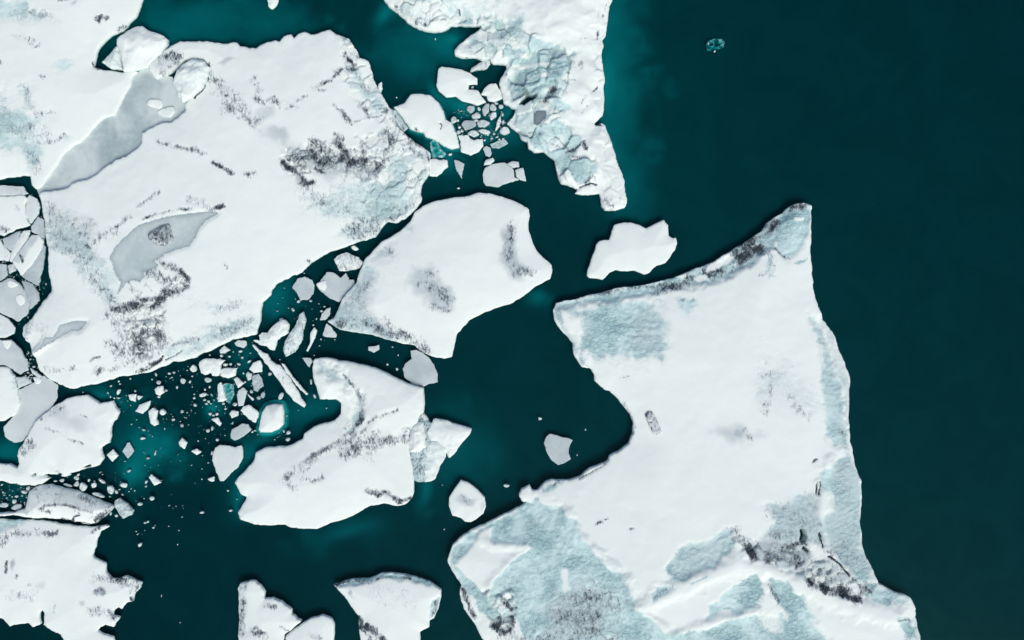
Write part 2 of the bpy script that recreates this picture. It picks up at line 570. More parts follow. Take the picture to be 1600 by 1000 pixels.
def chunk_mesh(name, poly, top, rnd, ice=0.0, dirt=0.0, grey=0.0, bump=0.25, base=-0.8, z0=0.0):
    """a small block of ice: rounded polygon outline, bevelled rim, uneven crowned top, tapering below the water"""
    pa = np.array(poly, float)
    # resample outline and jitter it
    pts = []
    n = len(pa)
    for i in range(n):
        a, b = pa[i], pa[(i + 1) % n]
        ln_ = float(np.hypot(*(b - a)))
        k = max(1, int(round(ln_ / 1.6)))
        k = min(k, 8)
        for j in range(k):
            q = a + (b - a) * (j / k)
            nrm = np.array([b[1] - a[1], a[0] - b[0]]) / (ln_ + 1e-6)
            am = 0.0 if j == 0 else min(0.8, ln_ * 0.09)
            pts.append(q + nrm * rnd.uniform(-am, am))
    pts = np.array(pts)
    for _ in range(3 if len(pts) > 14 else 2 if len(pts) > 9 else 1):
        pts = 0.56 * pts + 0.22 * (np.roll(pts, 1, 0) + np.roll(pts, -1, 0))
    c = pts.mean(0)
    m = len(pts)
    R = np.sqrt(((pts - c) ** 2).sum(1)).mean()
    rings = [(1.04, base), (1.03, z0 - 0.12), (1.0, z0 + top * 0.55), (max(0.55, 1 - 1.3 / R), z0 + top * 0.92), (0.62, z0 + top), (0.42, z0 + top), (0.2, z0 + top)]
    V, hz = [], rnd.random() * 10
    tl = (rnd.uniform(-1, 1) * bump, rnd.uniform(-1, 1) * bump)
    for k, (s, zz) in enumerate(rings):
        q = c + (pts - c) * s
        for p in q:
            dz = 0.0
            if k >= 2:
                u = (p - c) / (R + 1e-6)
                dz = top * (tl[0] * u[0] + tl[1] * u[1]) * 0.5
            if k >= 3:
                dz += top * bump * 1.2 * float(fbm(np.array([p[0]]), np.array([p[1]]), max(2.0, R * 0.9), 77, 2)[0])
            V.append((wx(p[0], z0 + top), wy(p[1], z0 + top), max(zz + dz, z0 + 0.02) if k >= 2 else zz))
    V.append((wx(c[0], z0 + top), wy(c[1], z0 + top), z0 + top * (1 + bump * rnd.uniform(-0.3, 0.5))))
    V = np.array(V)
    o = np.array([wx(c[0]), wy(c[1]), 0])
    F = []
    area = np.sum(pts[:, 0] * np.roll(pts[:, 1], -1) - np.roll(pts[:, 0], -1) * pts[:, 1])
    for k in range(len(rings) - 1):
        for i in range(m):
            j = (i + 1) % m
            a, b, c2, d2 = k * m + i, k * m + j, (k + 1) * m + j, (k + 1) * m + i
            F += [(a, b, c2), (a, c2, d2)]
    t = (len(rings) - 1) * m
    for i in range(m):
        F.append((t + i, t + (i + 1) % m, len(V) - 1))
    F = np.array(F)
    if area > 0: F = F[:, ::-1]
    nv = len(V)
    rim_k = np.repeat(np.arange(len(rings)), m)
    iv = np.full(nv, ice); iv[:2 * m] = 0.8
    gv = np.full(nv, grey)
    dv = np.full(nv, dirt)
    return raw_mesh(name, V - o, F, ICE, {"ice": iv, "grey": gv, "dirt": dv}), tuple(o)

RND = random.Random(7)

def chunk(name, label, cat, poly, top=0.35, ref=None, parent=None, group=None, z0=0.0, **kw):
    poly = P(poly) if isinstance(poly, str) else poly
    me, loc = chunk_mesh(name, poly, top, RND, z0=z0, base=(z0 - 0.5 if z0 > 0.05 else -0.22), **kw)
    o = bpy.data.objects.new(name, me)
    o.location = loc
    COL.objects.link(o)
    if parent:
        o.parent = parent
        o.location = (loc[0] - parent.location.x, loc[1] - parent.location.y, 0)
        if label: o["label"] = label
    else:
        tag(o, label, cat, group)
    if ref: REFS.append((ref, poly))
    return o

# ------------------------------------------------------------------ the water and the added floor for its scattered light
def box_mesh(name, x, y, z0, z1, mat):
    V = [(-x, -y, z0), (x, -y, z0), (x, y, z0), (-x, y, z0), (-x, -y, z1), (x, -y, z1), (x, y, z1), (-x, y, z1)]
    F = [(0, 3, 2, 1), (4, 5, 6, 7), (0, 1, 5, 4), (1, 2, 6, 5), (2, 3, 7, 6), (3, 0, 4, 7)]
    return raw_mesh(name, V, F, mat, smooth_shade=False)

wo = bpy.data.objects.new("water", box_mesh("water", 2500, 2500, -6, 0, WATER))
COL.objects.link(wo)
tag(wo, "dark teal glacial lagoon water between the icebergs", None, None, "structure")

# floor mounds added for the turquoise glow of drowned ice and silt: (x, y, rx, ry, angle, top)
GLOW_MOUNDS = [
    (955, 60, 46, 140, 0, -3.4), (965, 190, 40, 90, 5, -3.4), (982, 285, 36, 60, 10, -3.8), (950, 230, 14, 80, -8, -2.8), (950, 130, 16, 120, 0, -2.4),
    (300, 30, 120, 45, -8, -3.1), (420, 35, 60, 40, 0, -3.6), (240, 30, 30, 30, 0, -3.4),
    (690, 70, 50, 30, 25, -2.9), (640, 90, 60, 50, 20, -3.8), (600, 20, 14, 26, 40, -2.4), (705, 60, 20, 14, 0, -2.2),
    (225, 690, 50, 40, 10, -2.7), (205, 735, 28, 34, 0, -2.3), (160, 620, 46, 14, 15, -3.0), (235, 705, 30, 16, 0, -2.3),
    (430, 465, 40, 32, -30, -3.2), (480, 640, 60, 26, -10, -3.9), (400, 720, 40, 40, 0, -2.9), (375, 780, 20, 30, 0, -2.8),
    (665, 765, 12, 26, 10, -3.0), (720, 700, 60, 60, 0, -4.6), (10, 705, 40, 24, 0, -3.0), (690, 240, 34, 26, 30, -2.2),
    (720, 165, 42, 16, 20, -2.4), (760, 205, 50, 34, 0, -3.0), (795, 180, 16, 24, 0, -2.6), (840, 462, 18, 12, 0, -3.2),
    (330, 640, 14, 16, 0, -1.9), (510, 700, 30, 20, 0, -4.2), (540, 830, 60, 16, -15, -4.2), (680, 150, 12, 40, -20, -2.8),
    (380, 560, 30, 40, 0, -4.2), (20, 775, 30, 20, 0, -4.2), (258, 72, 12, 10, -20, -2.2),
]
gx = np.concatenate([[-2400, -900, -300, -140], np.arange(-100, 100.1, 0.5), [140, 300, 900, 2400]])
gy = np.concatenate([[-2400, -900, -300, -110], np.arange(-70, 70.1, 0.5), [110, 300, 900, 2400]])
GX, GY = np.meshgrid(gx, gy)
PX, PY = GX * 10 + 800, 500 - GY * 10
GLOW_MOUNDS = [(a, b, c, d, e, -0.84 + (0.84 + f * 0.125) * 0.85) for (a, b, c, d, e, f) in GLOW_MOUNDS]
Z = np.full(GX.shape, -0.83)
Z = Z - 0.055 * sstep(260, 420, PY) * (1 - sstep(900, 1100, PX))
Z = Z - 0.2 * sstep(0, 1, 1 - np.hypot((PX - 300) / 500, (PY - 880) / 260)) - 0.0 * sstep(900, 1500, PX)
Z = Z - 0.03 * sstep(1000, 1250, PX) + 0.035 * fbm(PX, PY, 160, 91, 4) * (1 - 0.8 * sstep(950, 1200, PX))
for (bx, by, rx, ry, an, top) in GLOW_MOUNDS:
    c, s = math.cos(math.radians(an)), math.sin(math.radians(an))
    u = ((PX - bx) * c + (PY - by) * s) / rx
    v = (-(PX - bx) * s + (PY - by) * c) / ry
    q = u * u + v * v
    q = q * np.clip(1 + 1.4 * fbm(PX, PY, 40, 55, 5, 0.62), 0.3, 2.5)
    Z = np.maximum(Z, -0.9 + (top + 0.9) * np.exp(-q * 0.8) + 0.0) * 0.5 + 0.5 * (Z + (top - Z) * np.clip(np.exp(-q), 0, 1))
ii = np.arange(GX.size).reshape(GX.shape)
BF = np.stack([ii[:-1, :-1].ravel(), ii[:-1, 1:].ravel(), ii[1:, 1:].ravel(), ii[1:, :-1].ravel()], 1)
bo = bpy.data.objects.new("lake_bed", raw_mesh("lake_bed", np.stack([GX.ravel(), GY.ravel(), Z.ravel()], 1), BF, BED))  # added floor, standing in for the scattering inside the turbid water
COL.objects.link(bo)
tag(bo, "added pale floor standing in for light scattered by the silty teal water", None, None, "structure")

# ------------------------------------------------------------------ the icebergs
USEED = [300]
def block(name, lab, cat, poly, top=0.35, ref=None, ice=0.0, dirt=0.0, grey=0.0, bump=0.25, foot=None, grow=0.0):
    pts = P(poly)
    a = np.array(pts)
    R = math.sqrt(abs(np.sum(a[:, 0] * np.roll(a[:, 1], -1) - np.roll(a[:, 0], -1) * a[:, 1])) / 2 / math.pi)
    USEED[0] += 1
    if R < 5.0:
        return chunk(name, lab, cat, poly, top, ref=ref, ice=ice, dirt=dirt, grey=grey, bump=bump)
    return floe(name, lab, cat, poly, step=0.75 if R < 10 else 1.0, rim=top * 0.75, dome=top * 0.45, L=max(3, R * 0.45), rough=min(1.1, R * 0.085), jag=min(0.7, R * 0.05), edge_wave=min(20.0, R * 1.1),
                grey=grey, base_ice=ice, base_dirt=dirt, waves=bump * top * 0.8, wave_len=R * 1.3, crumple=bump * top * 1.1, seed=USEED[0], ref=ref, foot=foot, grow=grow)
U = lambda lab, poly, top=0.35, ref=None, **k: block("ice_floe", lab, "ice floe", poly, top, ref, **k)

LI = {'line': 1}

A = floe("iceberg", "largest iceberg at right with pointed upper tip and blue scalloped lower corner", "iceberg",
 "1256,316 1262,317 1268,321 1268,350 1269,376 1267,390 1267,406 1269,420 1268,428 1271,440 1271,450 1275,466 1280,480 1288,500 1301,518 1310,540 1319,565 1327,582 1331,596 1328,625 1326,660 1329,688 1333,700 1335,718 1340,735 1346,750 1347,770 1345,795 1345,820 1348,850 1355,872 1364,888 1373,912 1400,926 1422,934 1431,950 1431,967 1435,987 1439,1005 1445,1060 1000,1065 790,1060 756,1000 740,975 727,955 719,932 718,922 721,915 710,897 701,882 700,875 707,855 717,842 735,829 757,820 787,806 810,794 822,786 815,784 812,775 817,765 827,759 832,766 840,767 850,755 862,750 885,752 905,746 920,732 950,720 953,712 965,707 982,692 989,677 990,662 982,645 972,632 960,617 952,609 945,609 930,594 930,585 922,575 910,572 897,555 894,537 882,522 867,500 864,485 869,472 900,467 925,460 960,451 1000,446 1040,436 1065,430 1087,419 1115,410 1135,397 1150,386 1170,375 1190,361 1200,348 1212,340 1224,333 1228,326 1242,319",
 step=2.0, rim=1.1, dome=1.1, L=70, rough=1.6, jag=0.7, seed=11, ref="the largest iceberg", patches=[
 ('ice', "866,474 925,458 1000,444 1065,428 1087,417 1135,395 1170,373 1190,360 1212,338 1240,320 1240,335 1215,345 1212,368 1208,384 1190,400 1170,416 1140,431 1100,445 1060,450 1030,459 1000,461 935,471 872,480", 3, 0.85, {'dz': -0.9, 'part': 'bare_ice_slope', 'label': 'dark rough icy slope along the upper left edge'}),
 ('dirt', "1030,450 1060,444 1090,432 1120,423", 9, 0.62), ('dirt', "1110,420 1135,420 1160,400 1185,388", 10, 0.66),  # strokes also paint the shade of this slope facing away from the sun
 ('dirt', "1140,400 1165,386 1190,370 1205,358 1215,345", 7, 0.6), ('dirt', "1228,332 1240,324 1255,322", 5, 0.6),
 ('dirt', "900,466 960,455 1020,447", 4, 0.40),
 ('snow', "1112,411 1140,398 1146,404 1120,422 1105,425", 3, 0.9), ('snow', "1085,435 1105,430 1108,438 1090,441", 2, 0.9),
 ('ice', "1212,345 1225,333 1262,319 1268,330 1268,362 1255,378 1245,395 1233,405 1222,400 1213,385 1211,365", 3, 1.0, {'dz': -0.5, 'part': 'bare_ice'}),
 ('snow', "1240,340 1258,338 1256,345 1240,346", 2, 0.8),
 ('dirt', "1212,388 1220,400 1232,406", 2.5, 0.45), ('dirt', "1200,395 1205,410 1207,425", 4, 0.32), ('ice', "1240,411 1262,404 1260,409 1245,413", 1.5, 0.9),
 ('ice', "1197,398 1210,398 1208,412 1202,415 1206,432 1200,432", 3, 0.6),
 ('ice', "880,482 940,475 1000,468 1026,468 1028,485 1038,510 1036,540 1030,557 1000,556 960,553 938,564 920,560 908,545 905,520 908,498 890,488", 7, 0.95, {'dz': -0.3, 'part': 'bare_ice'}),
 ('ice', "866,478 876,480 884,505 898,535 905,558 920,572 910,572 894,545 880,520 866,498", 2, 0.75, {'dz': -0.4}),
 ('grey', "985,490 1037,490 1037,545 1025,557 985,545", 14, 0.45),
 ('ice', "930,555 1030,555 1040,570 1000,590 960,590", 10, 0.30),
 ('ice', "1058,465 1085,465 1088,478 1075,493 1062,485", 3, 0.95, {'part': 'bare_ice'}), ('dirt', "1062,467 1085,467", 3, 0.35),
 ('dirt', "968,592 980,589", 2.5, 0.5),
 ('ice', "1262,490 1282,505 1288,530 1298,555 1308,590 1317,615 1320,650 1325,670 1328,697 1305,697 1292,680 1290,650 1285,620 1280,590 1285,560 1280,535 1270,515", 4, 0.95, {'dz': -0.5, 'part': 'bare_ice', 'label': 'speckled blue strip along the right edge'}),
 ('dirt', "1310,672 1322,680", 4, 0.4),
 ('ice', "1180,580 1210,560 1240,555 1255,575 1270,600 1285,650 1262,650 1235,630 1215,610 1190,640 1178,620", 14, 0.36), ('grey', "1180,590 1225,570 1245,600 1285,640 1240,640 1190,640", 16, 0.22), ('ice', "1230,555 1255,555 1255,578 1232,578", 7, 0.45), ('ice', "1170,515 1200,510 1205,535 1175,545", 12, 0.33),
 ('dirt', "1186,588 1205,585 1195,640", 6, 0.22), ('dirt', "1232,622 1245,640 1265,650", 7, 0.27),
 ('grey', "1110,672 1150,664 1185,678 1150,688", 12, 0.6), ('grey', "1146,672 1162,668 1158,684 1145,680", 3, 0.9), ('dirt', "1160,670 1170,683 1178,684", 4, 0.38),
 ('ice', "1300,722 1312,713 1332,712 1340,738 1346,760 1345,820 1348,855 1360,885 1362,910 1340,905 1310,880 1290,850 1283,820 1285,800 1300,795 1298,770 1285,765 1280,750 1287,735", 4, 0.86, {'dz': -0.35, 'part': 'bare_ice', 'label': 'pale blue panel on the lower right side'}),
 ('ice', "1284,498 1302,518 1320,566 1331,596 1328,660 1332,700 1318,700 1322,640 1308,585 1290,535", 2.5, 0.42), ('grey', "1284,498 1302,518 1320,566 1331,596 1328,660 1320,660 1308,585 1290,535", 4, 0.22),
 ('grey', "1300,722 1332,712 1346,760 1345,820 1360,885 1362,910 1310,880 1290,850 1285,800 1300,795", 8, 0.42), ('grey', "1262,490 1288,530 1308,590 1325,670 1305,690 1285,620 1280,535", 8, 0.3), ('dirt', "890,945 915,930 945,930 965,945", 26, 0.30), ('dirt', "870,985 900,965 930,985", 22, 0.26), ('dirt', "1215,800 1250,790 1260,830 1225,840", 22, 0.24), ('dirt', "1295,860 1320,850 1340,880", 16, 0.22),
 ('snow', "1270,770 1298,770 1303,800 1280,806 1270,795", 4, 0.9),
 ('ice', "1198,790 1260,765 1272,770 1272,800 1285,810 1290,850 1260,845 1225,845 1190,840 1212,815 1208,800", 5, 0.75, {'dz': -0.2, 'part': 'bare_ice'}),
 ('grey', "1198,790 1272,768 1285,820 1290,850 1190,840 1212,815", 8, 0.55), ('dirt', "1205,835 1235,835 1250,845", 8, 0.3),
 ('ice', "1045,890 1043,880 1060,855 1075,848 1090,850 1105,842 1130,825 1145,823 1143,845 1140,865 1115,880 1085,895 1070,903 1050,903", 3, 1.0, {'dz': -0.35, 'part': 'bare_ice'}),
 ('grey', "1045,890 1060,855 1090,850 1145,823 1140,865 1085,895 1050,903", 5, 0.4),
 ('ice', "1018,925 1025,915 1055,912 1040,925 1018,936", 2, 1.0, {'dz': -0.3, 'part': 'bare_ice'}), ('dirt', "1020,930 1045,915", 5, 0.3),
 ('ice', "1105,960 1108,945 1130,925 1160,903 1175,898 1190,915 1192,925 1185,940 1160,955 1135,958 1120,955 1107,963", 3, 1.0, {'dz': -0.4, 'part': 'bare_ice'}), ('snow', "1115,962 1125,950 1142,950 1138,960", 2, 1.0),
 ('ice', "735,829 787,806 822,786 845,780 875,790 900,815 908,840 935,870 975,895 985,920 988,945 1010,962 1040,984 1100,980 1180,955 1220,955 1262,1000 1270,1060 790,1060 735,930 718,915 700,880 715,845", 4, 1.0, {'dz': -0.45, 'part': 'bare_ice', 'label': 'large scalloped turquoise ice area in the lower left corner'}),
 ('snow', "750,830 770,823 765,845 775,850 825,848 832,855 808,870 785,890 772,905 764,940 745,912 710,882 735,860", 3, 1.0, {'dz': 0.5}),
 ('snow', "877,888 887,888 889,922 878,925", 4, 0.9), ('snow', "762,945 785,925 800,920 806,940 795,960 780,965", 4, 1.0, {'dz': 0.4}),
 ('snow', "717,918 738,945 765,965 800,955 815,985 835,1030 770,1030 730,970", 4, 0.85), ('snow', "1180,960 1215,955 1225,985 1200,985", 9, 0.6),
 ('dirt', "722,920 730,945 742,965", 4, 0.55), ('dirt', "770,978 785,970 798,968 796,985 780,985", 7, 0.68), ('dirt', "784,930 795,945 800,955", 4, 0.5),
 ('grey', "870,930 900,915 940,920 960,945 940,985 900,1010 850,1000 860,960", 18, 0.6), ('dirt', "895,930 920,935 945,925 955,940", 9, 0.42), ('dirt', "870,960 900,970 930,950 925,985", 20, 0.34), ('dirt', "800,1000 850,1000 880,985 960,1000", 18, 0.33),
 ('ice', "1197,898 1222,905 1240,925 1248,930 1270,960 1290,1000 1290,1020 1230,1010 1225,960 1205,930", 4, 0.8, {'dz': -0.3, 'part': 'bare_ice'}), ('dirt', "1200,912 1210,930 1214,938", 3, 0.5),
 ('ice', "1402,968 1430,963 1437,1000 1415,1000", 5, 0.8), ('ice', "1350,912 1373,914 1400,927 1422,936 1415,944 1380,942 1350,935", 4, 0.8, {'part': 'bare_ice'}), ('dirt', "1402,967 1420,968", 2, 0.6),
 ('rise', "1000,945 1080,908 1150,880 1200,888 1260,918 1330,947 1400,962", 14, 1, {'dz': 0.8}), ('rise', "1050,990 1110,972 1180,952", 7, 1, {'dz': 0.6}), ('rise', "1200,905 1225,930 1250,965 1285,1000", 9, 1, {'dz': -0.6}), ('rise', "1284,500 1300,540 1326,600 1328,650", 7, 1, {'dz': -0.7}), ('rise', "1295,720 1285,740 1283,800 1292,850 1330,900", 8, 1, {'dz': 0.5}), ('rise', "745,840 775,850 830,850 800,880 770,910 764,935", 9, 1, {'dz': 0.5}), ('rise', "885,800 908,840 940,872 980,905 990,945 1040,985", 8, 1, {'dz': 0.7}),
 ('facets', "1150,830 1200,850 1255,845 1275,870 1320,890 1365,915 1340,940 1280,915 1240,895 1190,875 1160,870", 2, 1, {'cell': 17, 'h': 0.5, 'ice': 0.55, 'share': 0.6, 'dirt': 0.5}),
 ('facets', "755,925 800,915 812,945 800,985 770,985", 2, 1, {'cell': 13, 'h': 0.4, 'ice': 0.7, 'share': 0.5, 'dirt': 0.35}),
 ('dirt', "1148,832 1160,845 1172,865", 9, 0.72), ('grey', "1165,845 1215,840 1265,860 1265,895 1215,875 1175,870", 6, 0.95, {'part': 'dirty_ice', 'label': 'dark grey streaked hollow'}), ('dirt', "1195,862 1210,868 1200,875", 7, 0.5), ('dirt', "1220,858 1240,850 1252,848", 6, 0.5), ('dirt', "1232,872 1244,868 1245,880", 6, 0.5), ('grey', "1225,865 1290,870 1340,905 1300,910 1245,890", 8, 0.6),
 ('dirt', "1266,905 1290,916 1310,922 1335,930", 8, 0.78), ('dirt', "1280,895 1300,905", 5, 0.4), ('dirt', "1345,920 1360,925", 6, 0.5), ('ice', "1350,915 1365,915 1366,928 1352,928", 2, 1.0),
 ('snow', "1148,845 1158,850 1170,872 1150,870", 3, 0.9),
 ('hole', "1248,826 1255,825 1257,838 1252,848 1248,842", 1.2, 1.0), ('crack', "1254,855 1259,859", 3, 1.0), ('crack', "1278,832 1280,843 1284,854", 1.6, 1.0), ('crack', "1292,868 1310,880 1325,898", 1.7, 1.0), ('crack', "1275,752 1273,770", 1.5, 0.9), ('crack', "1280,752 1277,772", 1.3, 0.9), ('crack', "1242,888 1246,878", 2.0, 0.8),
 ('dirt', "930,818 938,813", 3, 0.5), ('dirt', "943,811 949,809", 2, 0.6), ('dirt', "984,824 988,824", 2.4, 0.45), ('dirt', "1268,722 1274,718", 2.2, 0.7),
 ('dirt', "850,765 865,760 875,752", 3, 0.45), ('dirt', "1185,431 1192,430", 2, 0.6), ('ice', "845,765 870,755 880,752 868,766 850,772", 2, 0.7), ('dirt', "975,628 985,648 991,665 989,680", 2.2, 0.42), ('crack', "905,748 925,738 945,724", 1.0, 0.6),
 ('ice', "1074,908 1100,896 1104,893 1100,899 1078,910", 1.2, 0.8)])
chunk("ice_boulder", "dark rimmed oval block embedded in the snow", None, "1008,648 1013,642 1020,643 1024,651 1028,660 1035,674 1033,679 1022,680 1018,672 1012,660", 0.45, parent=A, z0=height_at("the largest iceberg", 1019, 662) - 0.05, dirt=0.42, grey=0.3)

B = floe("iceberg", "crumpled blue and white iceberg at top centre with long straight right side", "iceberg",
 "600,0 605,7 625,22 640,37 660,46 680,49 695,45 705,39 727,39 752,40 747,47 732,57 717,70 710,79 711,84 722,88 745,89 755,94 764,91 770,99 782,99 792,100 792,107 782,122 780,130 785,147 787,160 800,168 807,170 802,182 792,192 799,200 810,207 814,216 825,222 826,230 835,237 850,237 860,246 867,250 869,266 877,286 890,289 905,295 900,301 910,304 937,301 939,312 941,322 946,328 962,328 977,324 980,315 977,295 972,272 966,255 962,245 955,220 946,195 940,192 930,197 930,191 942,180 945,162 942,145 944,120 942,100 939,85 943,71 940,62 946,54 951,20 952,10 957,0 960,-60 585,-60",
 step=1.7, rim=1.0, dome=2.0, L=60, rough=1.3, jag=0.9, seed=23, ref="the top centre iceberg", waves=0.22, crumple=0.4, wave_len=48, patches=[
 ('facets', "690,48 740,25 790,30 830,55 870,70 900,85 890,125 872,180 905,215 930,255 925,290 880,285 862,245 815,215 800,190 810,165 790,140 800,90 760,88 715,80 750,48", 2, 1, {'cell': 24, 'h': 0.75, 'ice': 0.9, 'share': 0.5, 'dirt': 0.22}),
 ('facets', "600,-5 700,-5 730,35 690,46 640,35", 2, 1, {'cell': 26, 'h': 0.5, 'ice': 0.6, 'share': 0.35, 'dirt': 0.2}),
 ('facets', "925,20 955,0 945,60 940,140 942,180 955,230 978,310 945,325 930,200 925,90", 2, 1, {'cell': 26, 'h': 0.25, 'ice': 0.3, 'share': 0.2, 'dirt': 0.12, 'gap': 0.1}),
 ("ice", "600,-10 780,-10 815,30 800,80 760,90 712,80 740,50 690,45 640,30", 14, 0.50), ("ice", "800,80 880,70 900,90 880,130 860,180 880,240 930,280 870,270 850,230 810,190 790,150", 12, 0.48), ("snow", "825,0 950,0 938,60 925,100 880,70 830,55", 16, 0.8),
 ('ice', "793,85 800,78 825,75 830,62 850,68 872,75 868,90 862,98 880,97 895,83 899,85 886,100 871,107 873,115 868,125 871,137 850,140 830,150 810,150 798,140 802,120 815,105 795,105", 3, 1.0, {'dz': -0.5, 'part': 'bare_ice'}),
 ('snow', "810,83 830,86 826,92 812,92", 2, 0.9), ('snow', "840,117 855,118 855,125 842,124", 2, 0.8), ('snow', "800,102 840,100 868,103 866,108 840,106 812,110", 2, 0.7),
 ('ice', "862,140 875,138 872,150 880,165 893,168 893,176 880,178 862,172", 3, 0.95, {'dz': -0.3, 'part': 'bare_ice'}),
 ('ice', "860,190 875,195 890,200 893,215 902,228 885,238 878,222 872,205", 3, 0.95, {'dz': -0.3, 'part': 'bare_ice'}),
 ('ice', "785,35 815,26 823,32 820,48 800,67 795,80 785,72 775,60 790,45", 4, 0.75, {'dz': -0.2}), ('ice', "722,0 730,15 748,28 742,38 724,36 720,15", 4, 0.8), ('ice', "735,62 745,52 752,65 748,75 735,72", 4, 0.7),
 ('ice', "632,0 672,0 672,10 650,4", 2, 0.9), ('ice', "700,14 714,14 718,22 712,26 704,22", 2.5, 0.85), ('dirt', "716,18 718,24", 2.5, 0.8),
 ('ice', "770,49 778,47 790,50 792,57 780,57 770,53", 2, 1.0, {'dz': -0.5}), ('ice', "764,55 770,54 772,64 765,65", 2, 0.8), ('ice', "756,41 768,39 766,44 758,46", 1.5, 1.0, {'dz': -1.2}),
 ('ice', "885,256 905,262 935,255 933,268 920,285 926,275 900,265", 3, 0.75), ('dirt', "915,285 925,275 928,283", 3, 0.4), ('dirt', "944,312 955,322", 6, 0.36),
 ('hole', "811,163 818,154 824,151 838,150 836,155 828,160 820,164", 1.3, 1.0), ('dirt', "840,155 850,157 858,150 865,143", 6, 0.62), ('ice', "838,150 866,142 862,152 852,160 842,160", 2, 1.0, {'dz': -0.9}),  # dark stroke paints the black shade at the cave's right end
 ('crack', "905,293 912,290 925,287 932,289", 1.6, 1.0), ('crack', "940,195 930,194", 1.5, 1.0),
 ('dirt', "842,210 855,214 870,216", 2, 0.35), ('dirt', "837,225 845,221 855,224 875,230", 1.8, 0.4), ('dirt', "885,240 900,233 906,228", 2.6, 0.6), ('dirt', "912,222 914,232", 3, 0.65), ('dirt', "893,246 905,248", 3, 0.4),
 ('dirt', "876,137 885,128 898,128", 2, 0.42), ('dirt', "927,145 933,137", 1.5, 0.5), ('dirt', "908,180 918,168", 1.5, 0.4), ('dirt', "908,165 914,152", 1.2, 0.35), ('dirt', "933,62 935,50", 2, 0.5), ('dirt', "940,30 945,12 950,2", 1.6, 0.42), ('dirt', "905,63 920,62", 1.2, 0.4), ('dirt', "895,105 908,100 908,112", 4, 0.27), ('dirt', "792,122 805,118 812,116", 4, 0.25),
 ('dirt', "616,12 632,22 645,32 660,38 672,42", 5, 0.30), ('dirt', "648,36 660,30 680,33 695,32", 3, 0.3), ('crack', "671,0 671,25", 0.9, 0.35), ('dirt', "690,2 700,4", 2.5, 0.35), ('dirt', "838,196 845,200 850,190", 2.5, 0.35),
 ('grey', "715,70 735,62 745,72 730,80", 5, 0.3), ('crack', "806,205 836,208 850,240", 0.8, 0.2),
 ('pond', "834,178 840,175 852,175 853,184 846,194 840,197 834,195", "small dark grey pond", 1)])

Cc = floe("ice_sheet", "snowy ice sheet filling the top left corner with blue speckled hollows", "iceberg",
 "222,0 220,7 212,25 200,37 192,47 172,56 152,75 148,96 145,104 160,109 190,113 215,111 229,105 218,111 207,117 204,132 192,152 184,170 179,179 160,184 147,196 135,210 126,221 112,227 91,250 82,265 64,291 56,295 50,291 46,276 37,274 22,275 0,280 -60,290 -60,-60 232,-60",
 step=2.0, rim=0.6, dome=0.8, L=50, rough=1.5, jag=0.8, seed=37, ref="the top left ice sheet", patches=[
 ('ice', "-20,0 25,3 45,5 50,18 70,22 92,27 75,29 55,28 35,38 15,32 -20,40", 5, 0.62, {'dz': -0.2, 'part': 'bare_ice'}), ('dirt', "20,25 50,22 80,25", 7, 0.26),
 ('ice', "-20,135 20,140 35,130 50,135 53,165 50,175 65,178 85,178 65,190 60,200 65,215 85,218 102,213 85,228 70,230 68,250 60,275 45,260 35,240 -20,225", 6, 0.62, {'dz': -0.25, 'part': 'bare_ice'}),
 ('snow', "20,150 40,152 45,172 25,175 10,165", 6, 0.6), ('dirt', "35,135 50,150 50,170", 6, 0.28), ('dirt', "60,180 85,178", 4, 0.36), ('dirt', "75,222 90,218 100,213", 4, 0.42), ('dirt', "45,235 60,255 62,270", 8, 0.28), ('dirt', "0,190 40,200 60,205", 20, 0.22),
 ('ice', "82,105 95,100 110,92 119,97 108,112 92,122", 5, 0.7, {'part': 'bare_ice'}), ('dirt', "68,120 74,122", 3.5, 0.45), ('dirt', "28,58 42,60 52,68", 6, 0.30), ('dirt', "60,75 67,72", 3, 0.36), ('dirt', "152,32 160,25 167,30", 4.5, 0.55), ('dirt', "184,47 196,40", 4, 0.45), ('dirt', "96,4 110,0", 3, 0.6), ('grey', "112,6 122,0 124,4 116,9", 2, 0.8), ('dirt', "0,102 8,98", 3, 0.36), ('dirt', "145,98 152,108 158,105", 3, 0.5)])

